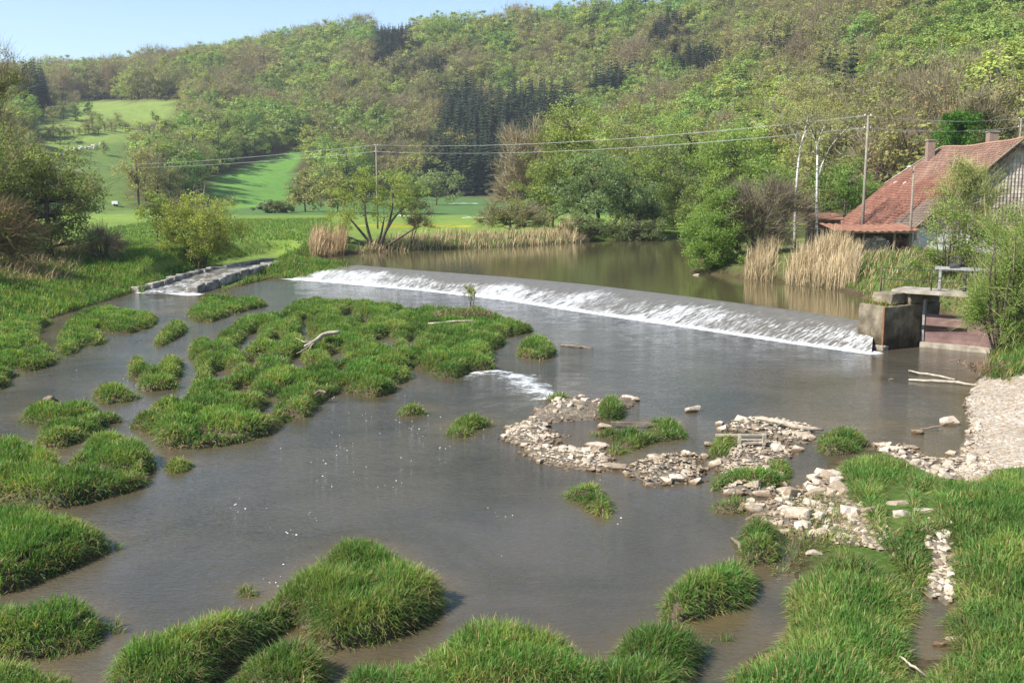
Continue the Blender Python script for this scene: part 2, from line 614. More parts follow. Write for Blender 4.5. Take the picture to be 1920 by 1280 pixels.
# ------------------------------------------------------------------ plan of the river
ZUP = 1.07
W2 = lambda pts, z=0.0: [tuple(P(u, v, z)[:2]) for u, v in pts]
MAIN = W2([(505, 523), (470, 532), (420, 545), (360, 555), (250, 548), (215, 560), (180, 571), (120, 590), (60, 610), (0, 640)]) + \
    [(-30, 40), (-28, 20), (-26, 0), (-24, -80), (3, -80), (4, 0), (4.6, 10)] + \
    W2([(1366, 1290), (1375, 1244), (1411, 1221), (1457, 1208), (1479, 1176), (1493, 1131), (1484, 1103), (1480, 1050), (1500, 1000), (1490, 960),
        (1520, 905), (1560, 860), (1640, 838), (1700, 855), (1745, 868), (1795, 850), (1812, 800), (1806, 755), (1826, 712), (1845, 690), (1850, 662)]) + \
    [(21.5, 46.6), (20.0, 47.6), (17.5, 50.0)] + W2([(1500, 600), (1100, 560), (800, 525)])
POND = W2([(1700, 1130), (1730, 1118), (1775, 1135), (1785, 1180), (1775, 1205), (1750, 1232), (1708, 1250), (1695, 1200), (1690, 1165)])
CRX = [(548, 489), (660, 496), (800, 508), (950, 519), (1100, 533), (1300, 557), (1500, 583), (1640, 605)]
TOEX = [(506, 520), (640, 530), (800, 544), (950, 561), (1100, 584), (1300, 613), (1500, 643), (1634, 661)]
CREST = [P(u, v, ZUP) for u, v in CRX]
TOE = [P(u, v, 0.0) for u, v in TOEX]
UPPER = [tuple(c[:2]) for c in CREST] + [(19.3, 47.6), (21.2, 46.2), (24.5, 47.5)] + \
    W2([(1660, 576), (1640, 570), (1600, 552), (1560, 540), (1480, 532), (1400, 521), (1330, 514), (1290, 511)], ZUP) + \
    [(15.5, 82), (19, 100), (27, 118), (45, 130), (60, 142)] + \
    W2([(1300, 444), (1200, 449), (1100, 453), (980, 461), (880, 465), (800, 468), (700, 472), (620, 480), (560, 485)], ZUP)


FISH = W2([(246, 552), (300, 530), (400, 502), (520, 481), (548, 489), (440, 524), (365, 552)], 0.4)
FISH_A, FISH_B = P(305, 550, 0.0)[:2], P(525, 486, ZUP)[:2]

HILL = [(400, -300), (150, 20), (92, 95), (62, 132), (46, 180), (36, 230), (20, 330), (-5, 425), (-45, 415), (-78, 330), (-92, 258), (-112, 222), (-160, 228),
        (-260, 260), (-600, 300), (-2500, 400)]
CREST_H = [(900, -300, 125), (450, 150, 125), (300, 330, 120), (215, 430, 114), (150, 530, 106), (77, 610, 102), (-20, 680, 105), (-100, 730, 109),
           (-237, 860, 108), (-350, 1000, 106), (-488, 1200, 116), (-720, 1450, 138), (-2500, 2000, 150)]
HILL_POLY = HILL + [(-6000, 5000), (6000, 5000), (4000, -300)]
CREST_POLY = [(x, y) for x, y, _ in CREST_H] + [(-6000, 5000), (6000, 5000), (4000, -300)]


def hill_t(X):
    """0 on the valley floor .. 1 on the plateau, and crest height nearby"""
    df = -sdf(HILL_POLY, X)
    dc = np.full(X.shape[:-1], 1e9)
    zc = np.full(X.shape[:-1], 110.0)
    for a, b in zip(CREST_H[:-1], CREST_H[1:]):
        d, t = seg_dist(a[:2], b[:2], X)
        k = d < dc
        dc = np.where(k, d, dc)
        zc = np.where(k, a[2] + t * (b[2] - a[2]), zc)
    on_top = inside(CREST_POLY, X)
    t = np.where(df <= 0, 0.0, np.where(on_top, 1.0, df / np.maximum(df + dc, 1e-6)))
    return t, zc, df


def ground_z(X):
    x, y = X[..., 0], X[..., 1]
    sl = np.minimum(sdf(MAIN, X), sdf(POND, X))
    su = sdf(UPPER, X)
    right = sstep(4, 12, x)
    near_r = right * (1 - sstep(32, 44, y))
    # bank heights away from the water
    target = 2.0 * (1 - right) + 2.75 * right
    target = target * (1 - near_r) + 1.1 * near_r
    target = np.where((x > -5) & (y > 95), 1.9, target)
    target = target + 1.4 * sstep(150, 420, y)
    wl = np.where(right > 0.5, 9.0, 12.0)
    wl = wl * (1 - near_r) + 14.0 * near_r
    wu = np.where(right > 0.5, 5.5, 4.0)
    zl = 0.02 + (target - 0.02) * sstep(0, 1, np.clip(sl / wl, 0, 1) ** 0.8)
    zu = ZUP + 0.12 + (target - ZUP - 0.12) * sstep(0, 1, np.clip(su / wu, 0, 1) ** 0.7)
    w = np.clip(sl, 0.01, None) / (np.clip(sl, 0.01, None) + np.clip(su, 0.01, None))
    z = zl * (1 - w) + np.maximum(zu, zl * 0 + 0) * w
    z = np.minimum(z, np.where(sl < 30, zl + 1.6 * sstep(0, 4, sl), 1e9))
    z = np.where(sl < 0, -0.08 - 0.5 * sstep(0, 1.6, -sl), z)
    z = np.where(su < 0, np.where(sl < 0, -0.5, ZUP - 0.06 - 0.8 * sstep(0, 1.5, -su)), z)
    sf = sdf(FISH, X)
    along = np.clip(((X - FISH_A) @ (FISH_B - FISH_A)) / ((FISH_B - FISH_A) @ (FISH_B - FISH_A)), 0, 1)
    z = np.where(sf < 1.6, np.minimum(z, (along * 1.0 - 0.25) + 0.45 * np.clip(sf, 0, 2)), z)
    t, zc, df = hill_t(X)
    und = (noise(x / 60, y / 60, 3) - 0.5) * 14 * sstep(0, 0.25, t)
    prof = t ** 1.12
    z = z + np.where(t > 0, (zc - 3.4) * prof + und, 0.0)
    z = z + (noise(x / 3, y / 3, 3) - 0.5) * 0.22 * sstep(0.3, 3, np.minimum(sl, su)) * (t <= 0)
    return z


def axis(lo, fine0, fine1, hi, step, grow):
    a = list(np.arange(fine0, fine1 + 1e-6, step))
    s, p = step, fine1
    while p < hi:
        s *= grow
        p += s
        a.append(p)
    s, p = step, fine0
    b = []
    while p > lo:
        s *= grow
        p -= s
        b.append(p)
    return np.array(b[::-1] + a)


def grid_faces(nx, ny):
    i = np.arange(nx - 1)[None, :] + np.arange(ny - 1)[:, None] * nx
    return np.stack([i, i + 1, i + 1 + nx, i + nx], -1).reshape(-1, 4)


# meadow outlines as they lie on the slopes (photo outline -> slope by projection of the slope itself)
MEADOWS = [[(55, 265), (75, 215), (130, 190), (230, 188), (330, 193), (338, 212), (300, 228), (255, 243), (250, 262), (215, 285), (202, 330), (205, 392), (120, 395), (100, 330), (60, 300)],
           [(385, 345), (440, 322), (500, 300), (560, 275), (572, 290), (548, 330), (540, 400), (370, 404)],
           [(780, 374), (925, 372), (940, 404), (780, 404)]]
CONIFERS = [[(797, 372), (797, 300), (820, 230), (832, 180), (880, 160), (910, 185), (1000, 182), (1072, 172), (1078, 195), (1035, 240), (995, 290), (968, 345), (962, 374)],
            [(688, 118), (700, 42), (732, 36), (790, 58), (792, 88), (765, 98), (755, 124), (712, 124)],
            [(1212, 88), (1220, 45), (1290, 22), (1312, 35), (1300, 58), (1250, 80)],
            [(1240, 138), (1255, 105), (1320, 74), (1335, 92), (1420, 82), (1450, 66), (1532, 62), (1530, 88), (1450, 103), (1380, 113), (1300, 128)],
            [(1536, 172), (1540, 116), (1580, 112), (1612, 150), (1602, 178)],
            [(30, 205), (45, 148), (80, 138), (88, 185), (110, 186), (80, 200)],
            [(765, 145), (800, 110), (838, 105), (830, 140)],
            [(1090, 165), (1140, 130), (1200, 140), (1190, 158)]]


def build_ground():
    xs = axis(-4200, -34, 32, 4200, 0.62, 1.055)
    ys = axis(-250, 10, 98, 5200, 0.62, 1.038)
    gx, gy = np.meshgrid(xs, ys)
    X = np.stack([gx, gy], -1)
    z = ground_z(X)
    t, zc, df = hill_t(X)
    sl, su = np.minimum(sdf(MAIN, X), sdf(POND, X)), sdf(UPPER, X)
    V = np.concatenate([X, z[..., None]], -1)
    u, v, dep = proj(V)
    uv = np.stack([u, v], -1)
    nz = noise(gx / 9, gy / 9, 3)
    nz2 = noise(gx / 45 + 9, gy / 30, 3)
    meadow = np.array([0.165, 0.240, 0.048]) * (0.75 + 0.5 * nz2[..., None]) + np.array([0.05, 0.03, 0.0]) * (nz[..., None] - 0.4)
    c = np.clip(meadow, 0.01, 1)
    k = (t > 0)[..., None]
    c = np.where(k, np.array([0.085, 0.075, 0.035]) * (0.7 + 0.6 * nz[..., None]), c)
    for i, mp in enumerate(MEADOWS):
        mcol = [(0.200, 0.270, 0.066), (0.125, 0.255, 0.050), (0.10, 0.20, 0.06)][i]
        kk = (inside(mp, uv) & (gy > 150))[..., None]
        c = np.where(kk, np.array(mcol) * (0.85 + 0.3 * nz[..., None]), c)
    kk = (inside([(120, 275), (262, 262), (262, 330), (255, 402), (90, 402)], uv) & (gy > 150))[..., None]
    c = np.where(kk, np.array([0.13, 0.195, 0.05]) * (0.8 + 0.4 * nz[..., None]), c)
    # bluish-green crop strip and rape strip on the flat beyond the far bank
    c = np.where(((t <= 0) & (gy > 210) & (gx > -70))[..., None], np.array([0.088, 0.160, 0.048]), c)
    strip = (t <= 0) & (((gx > -24) & (gx < -6)) | ((gx > 20) & (gx < 40))) & (gy > 148) & (gy < 157) & (noise(gx / 2.5, gy / 2.5, 2) > 0.42)
    c = np.where(strip[..., None], np.array([0.34, 0.31, 0.03]) * (0.6 + 0.8 * nz[..., None]), c)
    # banks: rank grass, then mud and bed
    s = np.minimum(sl, su)
    bank = sstep(9, 3, s)[..., None] * (t <= 0)[..., None]
    c = c * (1 - bank) + bank * np.array([0.075, 0.12, 0.025])
    muddy = sstep(1.0, 0.1, s)[..., None]
    c = c * (1 - muddy) + muddy * np.array([0.075, 0.055, 0.032])
    rb = (sstep(13, 17, gx) * sstep(44, 50, gy) * sstep(100, 90, gy) * (t <= 0) * (s > 0.3))[..., None]
    c = c * (1 - rb * 0.5) + rb * 0.5 * np.array([0.15, 0.125, 0.065])
    c = np.where((s < 0)[..., None], np.array([0.07, 0.05, 0.025]), c)
    me = npmesh("ground", V.reshape(-1, 3), [(grid_faces(len(xs), len(ys)), 0)], cols=c.reshape(-1, 3), smooth=True)
    return link("ground", me, [M['ground']], kind="structure")


build_ground()
gz = lambda x, y: float(ground_z(np.array([[x, y]], float))[0])


# ------------------------------------------------------------------ grass islands in the river: outlines as seen in the photograph
def outline_to_ground(poly, h, flip=1):
    """seen outline -> footprint: lower edge lies on the water, upper edge is grass tops at height h"""
    p = np.asarray(poly, float)
    n = len(p)
    area = 0.5 * np.sum(p[:, 0] * np.roll(p[:, 1], -1) - np.roll(p[:, 0], -1) * p[:, 1])
    out = []
    for i in range(n):
        e = p[(i + 1) % n] - p[i - 1]
        nv = np.array([e[1], -e[0]]) * (1 if area > 0 else -1)
        nv /= np.linalg.norm(nv) + 1e-9
        w = np.clip(0.5 - flip * nv[1] * 0.9, 0, 1)
        out.append(tuple(P(p[i][0], p[i][1], h * w)[:2]))
    return out


ISL = [
    ("wide grassy shelf against the bank at the left edge, below the brown thicket", 0.35,
     [(-140, 590), (-60, 596), (0, 605), (27, 588), (67, 585), (97, 599), (77, 615), (72, 632), (101, 656), (111, 672), (94, 686), (60, 696), (34, 703), (13, 713), (17, 723), (0, 730), (-140, 760)], []),
    ("irregular grass island with a notched shore, first one right of the left bank shelf", 0.3,
     [(107, 652), (114, 615), (134, 592), (151, 582), (202, 573), (228, 582), (255, 582), (296, 588), (289, 612), (269, 619), (242, 625), (222, 625), (188, 622), (198, 642), (175, 649), (148, 652), (144, 662), (118, 667)], []),
    ("grass island with three humps just below the mouth of the stone fish pass", 0.32,
     [(351, 585), (370, 568), (376, 555), (420, 553), (447, 558), (477, 556), (500, 565), (497, 575), (464, 582), (430, 592), (396, 604), (366, 604)], []),
    ("small slanting grass tussock alone in the channel under the three-humped island", 0.3,
     [(286, 649), (302, 619), (316, 605), (346, 605), (354, 619), (329, 636), (302, 649)], []),
    ("dark tussock cluster with a ragged outline left of the great central island", 0.35,
     [(240, 706), (245, 672), (262, 667), (279, 679), (292, 686), (306, 672), (316, 662), (349, 669), (353, 679), (339, 686), (339, 703), (322, 716), (338, 723), (322, 730), (296, 733), (269, 736), (255, 726), (265, 706), (245, 708)], []),
    ("great central grass island of merged tussocks carrying a pale dead log", 0.42,
     [(358, 668), (356, 640), (385, 634), (404, 640), (408, 622), (430, 612), (444, 603), (455, 594), (487, 592), (520, 588), (540, 575), (560, 565), (598, 560), (640, 562), (707, 568), (757, 572), (781, 580), (801, 572), (828, 574), (875, 578),
      (905, 582), (942, 592), (1000, 610), (966, 629), (942, 646), (922, 659), (926, 694), (875, 695), (855, 714), (821, 709), (790, 692), (772, 690), (766, 713), (737, 736), (700, 746), (660, 738), (640, 733), (615, 745), (596, 756), (572, 786), (548, 790),
      (535, 784), (528, 797), (494, 818), (440, 833), (363, 843), (308, 840), (290, 822), (268, 808), (240, 800), (238, 786), (265, 770), (300, 752), (345, 745), (362, 715), (372, 690)],
     [[(470, 640), (488, 625), (487, 618), (465, 628), (455, 640), (440, 655), (452, 660)], [(564, 600), (574, 600), (575, 625), (590, 632), (578, 642), (566, 634)], [(536, 690), (545, 672), (566, 664), (572, 676), (560, 692)],
      [(437, 738), (442, 728), (470, 728), (468, 742)], [(463, 680), (466, 672), (482, 674), (480, 688)], [(672, 604), (680, 598), (692, 602), (688, 610)], [(395, 700), (420, 690), (440, 696), (425, 708), (400, 710)], [(505, 640), (520, 628), (530, 632), (518, 646)], [(610, 668), (640, 655), (655, 660), (630, 676)], [(700, 640), (730, 628), (745, 634), (715, 650)],
      [(480, 770), (505, 755), (520, 760), (500, 776)], [(640, 590), (655, 583), (670, 588), (655, 596)], [(760, 640), (772, 632), (784, 638), (770, 650)]]),
    ("low ragged grass island with a dark stump near the left edge, mid channel", 0.32,
     [(32, 784), (63, 752), (95, 745), (118, 759), (177, 750), (186, 768), (227, 773), (229, 791), (190, 797), (186, 813), (150, 827), (109, 841), (73, 836), (68, 822), (82, 800), (36, 786)], []),
    ("single dark rounded tussock between the stump island and the ragged cluster", 0.35,
     [(175, 743), (186, 723), (218, 718), (267, 732), (267, 745), (236, 754), (195, 759)], []),
    ("large double-lobed grass island with a deep shadowed shore, lower left", 0.45,
     [(-60, 845), (27, 831), (68, 836), (109, 854), (113, 866), (145, 850), (163, 827), (204, 811), (245, 818), (272, 836), (295, 859), (295, 877), (272, 884), (277, 904), (254, 918), (204, 931), (150, 945), (104, 954), (54, 948), (-60, 940)], []),
    ("broad grass mound running in from the left edge above the smaller corner mounds", 0.45,
     [(-70, 945), (45, 954), (82, 958), (131, 972), (168, 986), (222, 1004), (218, 1022), (190, 1040), (136, 1063), (82, 1085), (27, 1108), (-70, 1125)], []),
    ("tapering grass mound with a pointed right tip near the lower left corner", 0.4,
     [(-70, 1155), (45, 1149), (82, 1135), (127, 1126), (172, 1131), (195, 1149), (227, 1158), (222, 1169), (190, 1190), (159, 1221), (118, 1228), (68, 1237), (23, 1244), (-70, 1250)], []),
    ("grass hump cut off by the lower left corner of the picture", 0.35,
     [(-80, 1250), (45, 1244), (91, 1258), (118, 1267), (150, 1290), (140, 1340), (-80, 1350)], []),
    ("long curved grass island ending in a big round head, lower left foreground", 0.5,
     [(200, 1310), (218, 1239), (245, 1203), (290, 1203), (345, 1190), (385, 1171), (408, 1149), (453, 1140), (476, 1135), (512, 1108), (549, 1076), (585, 1054), (612, 1026), (640, 1013), (699, 1010), (735, 1031), (762, 1049), (776, 1072), (812, 1081),
      (833, 1099), (826, 1135), (808, 1158), (771, 1180), (731, 1198), (685, 1210), (640, 1218), (612, 1221), (590, 1205), (580, 1185), (550, 1172), (520, 1188), (499, 1205), (453, 1232), (408, 1265), (380, 1310), (290, 1340)], []),
    ("rounded grass clump in the bend of the long curved island at the bottom edge", 0.45,
     [(390, 1320), (408, 1275), (453, 1234), (512, 1206), (567, 1203), (603, 1221), (612, 1239), (607, 1270), (585, 1330)], []),
    ("wide wavy-topped grass island along the middle of the bottom edge", 0.5,
     [(630, 1320), (640, 1271), (685, 1239), (726, 1239), (821, 1217), (844, 1194), (894, 1176), (957, 1180), (1016, 1180), (1048, 1194), (1093, 1217), (1134, 1217), (1161, 1190), (1184, 1171), (1243, 1171), (1280, 1176), (1307, 1176), (1330, 1194), (1316, 1220), (1294, 1250),
      (1275, 1300), (1255, 1345), (640, 1350)], []),
    ("leaning grass island with pale stalks between the bottom island and the right bank", 0.42,
     [(1243, 1126), (1256, 1103), (1280, 1085), (1316, 1076), (1339, 1054), (1371, 1047), (1402, 1054), (1425, 1076), (1416, 1103), (1402, 1131), (1371, 1144), (1325, 1155), (1280, 1170), (1248, 1168)], []),
    ("round grass tussock standing alone in open water right of the great island", 0.45,
     [(969, 659), (976, 642), (1003, 634), (1030, 637), (1043, 656), (1036, 669), (1009, 676), (976, 671)], []),
    ("small bright tussock in mid river below the little rapid", 0.25,
     [(747, 774), (758, 759), (781, 757), (801, 768), (790, 778), (758, 780)], []),
    ("two-part tussock at the left tip of the stone spit", 0.28,
     [(838, 806), (849, 786), (885, 777), (930, 788), (921, 800), (894, 804), (876, 820), (840, 822)], []),
    ("lone yellow-green wedge of grass in calm water below the stone spit", 0.2,
     [(1053, 922), (1080, 911), (1121, 909), (1139, 927), (1148, 954), (1134, 974), (1107, 958), (1075, 942)], []),
    ("long curved grass patch beside the plank among the stones of the spit", 0.3,
     [(1098, 809), (1108, 804), (1134, 801), (1160, 804), (1199, 791), (1218, 784), (1265, 785), (1278, 797), (1288, 812), (1283, 823), (1252, 827), (1225, 830), (1207, 835), (1186, 848), (1160, 853), (1140, 853), (1142, 837), (1150, 824), (1121, 819)], []),
    ("upright grass tuft with a straw cap on the upper stone heap", 0.35,
     [(1118, 770), (1125, 752), (1145, 742), (1165, 750), (1172, 765), (1165, 782), (1150, 789), (1128, 787)], []),
    ("thin grass fringe at the far edge of the upper stone heap", 0.2,
     [(1012, 751), (1030, 740), (1056, 738), (1070, 745), (1046, 755)], []),
    ("tiny tussock in the water off the point of the double-lobed island", 0.2,
     [(310, 874), (319, 859), (345, 857), (365, 865), (354, 879), (335, 888), (317, 886)], []),
    ("tiny lone sprout of grass in the lower left channel", 0.2,
     [(445, 1110), (456, 1092), (476, 1094), (483, 1110), (467, 1121)], []),
    ("square grass tussock at the end of the driftwood log on the spit", 0.35,
     [(1534, 822), (1557, 804), (1602, 802), (1625, 813), (1629, 838), (1597, 852), (1547, 852)], []),
    ("grass tussock left of the broken pallet on the spit", 0.3,
     [(1332, 848), (1343, 818), (1371, 811), (1389, 822), (1386, 843), (1361, 861), (1339, 861)], []),
    ("grass patch with yellow stems and a rock on it, left part of the spit", 0.3,
     [(1328, 912), (1343, 886), (1384, 876), (1416, 880), (1452, 850), (1479, 857), (1481, 886), (1475, 909), (1443, 920), (1407, 920), (1371, 911), (1332, 922)], []),
    ("tall square tussock at the water edge where the right bank meets the pool", 0.42,
     [(1391, 1042), (1393, 990), (1407, 974), (1443, 970), (1454, 990), (1452, 1020), (1466, 1037), (1443, 1060), (1407, 1056)], []),
    ("sparse pale grass shoots at the muddy edge left of the square tussock", 0.15,
     [(1330, 950), (1345, 935), (1400, 935), (1412, 950), (1390, 965), (1345, 962)], []),
    ("narrow grass point between two shallow inlets at the lower right", 0.25,
     [(1320, 1190), (1350, 1178), (1390, 1180), (1398, 1195), (1370, 1205), (1330, 1204)], []),
    ("low weed patch on the shallow bar left of the dead sapling", 0.3,
     [(770, 594), (800, 584), (850, 582), (905, 588), (930, 600), (880, 608), (800, 606)], []),
    ("small green sprig cluster at the foot of the fish pass wall", 0.12,
     [(404, 545), (415, 533), (428, 533), (432, 542), (420, 549)], []),
]

GREEN = np.array([0.116, 0.248, 0.046])
DARK = np.array([0.062, 0.152, 0.032])
YEL = np.array([0.235, 0.305, 0.075])
STRAW = np.array([0.36, 0.28, 0.14])


def blades(Pt, L, W, dirv, lean, cb, ct, seg=2):
    """curved tapering blades; Pt (n,3), dirv (n,2) unit, lean 0..1.3, cb/ct colours at base and tip"""
    n = len(Pt)
    ang = rng.uniform(0, math.pi, n)
    wv = np.stack([np.cos(ang), np.sin(ang), np.zeros(n)], -1)
    d3 = np.concatenate([dirv, np.zeros((n, 1))], -1)
    up = np.array([0, 0, 1.0])
    le = lean[:, None]
    Lc = L[:, None]
    p1 = Pt + Lc * (up * (0.68 - 0.18 * le) + d3 * 0.22 * le)
    p2 = Pt + Lc * (up * np.clip(1.0 - 0.62 * le * le, 0.02, 1) + d3 * 0.8 * le)
    ts = [0.0, 0.55, 1.0] if seg == 2 else [0.0, 0.38, 0.72, 1.0]
    ws = [0.8, 1.0, 0.0] if seg == 2 else [0.7, 1.0, 0.7, 0.0]
    vs, cs = [], []
    for t, w in zip(ts, ws):
        c = Pt * (1 - t) ** 2 + 2 * t * (1 - t) * p1 + t * t * p2
        cc = cb * (1 - t) + ct * t
        if w > 0:
            vs += [c - wv * (W * w / 2)[:, None], c + wv * (W * w / 2)[:, None]]
            cs += [cc, cc]
        else:
            vs.append(c)
            cs.append(cc)
    k = len(vs)
    V = np.stack(vs, 1).reshape(-1, 3)
    C = np.stack(cs, 1).reshape(-1, 3)
    b = np.arange(n)[:, None] * k
    q = np.concatenate([b + np.array([[2 * i, 2 * i + 1, 2 * i + 3, 2 * i + 2]]) for i in range(seg - 1)])
    t_ = b + np.array([[2 * (seg - 1), 2 * (seg - 1) + 1, 2 * seg]])
    return V, q, t_, C


def blade_obj(name, parts, mat, **k):
    V, Q, T, C, n = [], [], [], [], 0
    for v, q, t, c in parts:
        V.append(v)
        Q.append(q + n)
        T.append(t + n)
        C.append(c)
        n += len(v)
    me = npmesh(name, np.concatenate(V), [(np.concatenate(Q), 0), (np.concatenate(T), 0)], cols=np.concatenate(C))
    return link(name, me, [mat], **k)


def unit2(v):
    return v / (np.linalg.norm(v, axis=-1, keepdims=True) + 1e-9)


def grass_colors(X, edge, dry=0.0):
    n = len(X)
    a = noise(X[:, 0] / 1.6 + 40, X[:, 1] / 1.6, 3)[:, None]
    b = noise(X[:, 0] / 0.7 + 3, X[:, 1] / 0.7 + 70, 2)[:, None]
    g = DARK * (1 - a) + GREEN * a
    g = g * 1.1 + (YEL - g) * np.clip((b - 0.50) * 2.0 + 0.10, 0, 0.6)
    r = rng.random((n, 1))
    g = g * (0.7 + 0.6 * rng.random((n, 1)))
    pd = 0.035 + np.reshape(dry, (-1, 1)) + 0.25 * edge[:, None]
    g = np.where(r < pd, STRAW * (0.6 + 0.6 * rng.random((n, 1))), g)
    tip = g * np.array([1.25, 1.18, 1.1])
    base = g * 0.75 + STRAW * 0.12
    return base, tip


def scatter(poly, holes, dens, zfun, margin=0.0):
    p = np.asarray(poly)
    lo, hi = p.min(0), p.max(0)
    n = int((hi - lo).prod() * dens)
    X = lo + rng.random((n, 2)) * (hi - lo)
    # keep to what the frame can see with a margin
    z = np.zeros((n, 1))
    u, v, dep = proj(np.concatenate([X, z], -1))
    X = X[(u > -160) & (u < 2080) & (v < 1420) & (dep > 3)]
    s = sdf(poly, X)
    for h in holes:
        s = np.maximum(s, -sdf(h, X))
    k = s < -margin
    return X[k], s[k]


def full_sdf(poly, holes, X):
    s = sdf(poly, X)
    for h in holes:
        s = np.maximum(s, -sdf(h, X))
    return s


def mound_z(X, s, h):
    dm, _, idn = dome_of(X)
    return -0.12 + (h * 0.85 + 0.12) * (1 - np.exp(np.minimum(s, 0) / 0.12)) * (0.14 + (0.72 + 0.35 * idn) * dm + 0.15 * noise(X[..., 0] / 0.4, X[..., 1] / 0.4, 2))


def mound_mesh(name, poly, holes, h, res, zf=mound_z):
    p = np.asarray(poly)
    lo, hi = p.min(0) - res * 1.5, p.max(0) + res * 1.5
    xs, ys = np.arange(lo[0], hi[0] + res, res), np.arange(lo[1], hi[1] + res, res)
    gx, gy = np.meshgrid(xs, ys)
    X = np.stack([gx, gy], -1)
    s = full_sdf(poly, holes, X)
    z = zf(X, s, h)
    z = np.where(s > 0, -0.12 - np.minimum(s, 1) * 0.4, z)
    q = grid_faces(len(xs), len(ys))
    keep = (s.ravel()[q].min(1) < 0.05)
    q = q[keep]
    used = np.unique(q)
    mp = np.zeros(gx.size, int)
    mp[used] = np.arange(len(used))
    V = np.concatenate([X, z[..., None]], -1).reshape(-1, 3)[used]
    return npmesh(name, V, [(mp[q], 0)], smooth=True)


def grow(poly, holes, h, dens_k=1.0, dry=0.0, zbase=None, len_k=1.0, maxd=None, wind=(0.35, -0.5), lod=1.0):
    """blade sets for one grassy footprint, thinner and broader with distance"""
    p = np.asarray(poly)
    dist = max(13.0, np.median(np.hypot(p[:, 0], p[:, 1])))
    dens = np.clip(2250 * (17 / dist) ** 1.15, 380, 2250) * dens_k
    X, s = scatter(poly, holes, dens, None, 0.0)
    if not len(X):
        return []
    e = 0.06
    gxv = (full_sdf(poly, holes, X + [e, 0]) - s) / e
    gyv = (full_sdf(poly, holes, X + [0, e]) - s) / e
    out = unit2(np.stack([gxv, gyv], -1))
    edge = np.exp(s / 0.35)
    z = mound_z(X, s, h) if zbase is None else zbase(X, s)
    # tussock structure: blades lean away from the centre of their own tuft, few grow between tufts
    dm, tv, idn = dome_of(X)
    n = len(X)
    rnd = rng.normal(0, 1, (n, 2))
    dv = unit2(out * (edge * 1.5)[:, None] + tv * 1.2 + np.asarray(wind) * 0.35 + rnd * 0.8)
    lean = np.clip(0.55 + 0.45 * edge + 0.35 * (1 - dm) + rng.normal(0.1, 0.35, n), 0.05, 1.35)
    tuft = noise(X[:, 0] / 0.5 + 11, X[:, 1] / 0.5 + 4, 2)
    L = (0.08 + 0.15 * rng.random(n)) * (0.5 + 0.4 * dm + 0.5 * tuft) * len_k * (0.8 + 0.45 * min(h / 0.4, 1.2))
    W = (0.0108 + 0.0085 * rng.random(n)) * (dist / 17) ** 0.85
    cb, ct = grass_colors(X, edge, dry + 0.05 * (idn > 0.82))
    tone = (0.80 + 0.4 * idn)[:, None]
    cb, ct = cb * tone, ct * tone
    kp = rng.random(n) < 0.12 + 0.88 * dm
    X, z, L, W, dv, lean, cb, ct = X[kp], z[kp], L[kp], W[kp], dv[kp], lean[kp], cb[kp], ct[kp]
    return [blades(np.concatenate([X, z[:, None]], -1), L, W, dv, lean, cb, ct, 2)]


for lab, h, poly, holes in ISL:
    fp = outline_to_ground(poly, h * 0.78)
    hs = [outline_to_ground(hh, h * 0.85, -1) for hh in holes]      # open water between tufts shows above the grass in front of it
    c = np.mean(fp, 0)
    root = link("grass_island", None, label=lab, cat="grass island", group="grass islands in the river", loc=(c[0], c[1], 0))
    dist = np.hypot(*c)
    me = mound_mesh("mud_base", fp, hs, h, 0.16 if dist < 30 else 0.25)
    me.transform(Matrix.Translation((-c[0], -c[1], 0)))
    link("mud_base", me, [M['mud']], parent=root)
    sparse = h < 0.18
    parts = grow(fp, hs, h, dens_k=0.35 if sparse else 1.0, dry=0.15 if sparse else 0.0)
    if parts:
        g = blade_obj("grass_blades", parts, M['grass'], parent=root, kind="stuff")
        g.data.transform(Matrix.Translation((-c[0], -c[1], 0)))

# ------------------------------------------------------------------ grassy right bank and left bank
BANKG = [
    ("tall green grass on the hummock of the right bank nearest the pool", 0.5, 1.0,
     [(1366, 1300), (1375, 1244), (1411, 1221), (1457, 1208), (1479, 1176), (1493, 1131), (1484, 1103), (1489, 1072), (1512, 1066), (1540, 1046), (1566, 1032), (1606, 1034), (1625, 1050), (1665, 1064), (1688, 1076), (1715, 1085), (1724, 1108), (1702, 1135),
      (1692, 1171), (1706, 1203), (1688, 1245), (1690, 1320)], []),
    ("meadow-like grass covering the right bank between the spit and the lower right corner", 0.45, 1.0,
     [(1580, 862), (1610, 850), (1665, 850), (1711, 877), (1738, 890), (1765, 913), (1815, 918), (1851, 909), (1869, 881), (1960, 881), (2060, 1000), (2080, 1340), (1740, 1340), (1705, 1270), (1756, 1240), (1785, 1210), (1795, 1180), (1782, 1131), (1805, 1108), (1792, 1063),
      (1790, 1017), (1765, 1002), (1730, 1020), (1745, 1060), (1725, 1081), (1702, 1072), (1674, 1035), (1660, 1025), (1640, 990), (1625, 954), (1600, 927), (1590, 895)], [[(1650, 930), (1695, 925), (1710, 975), (1690, 1000), (1660, 985)], [(1715, 950), (1750, 948), (1756, 978), (1722, 980)]]),
    ("thin yellowing grass on the muddy ground between the stones and the right bank", 0.3, 0.16,
     [(1440, 930), (1500, 900), (1550, 890), (1590, 940), (1600, 990), (1640, 1020), (1560, 1010), (1500, 1040), (1455, 1060), (1440, 1000)], []),
]
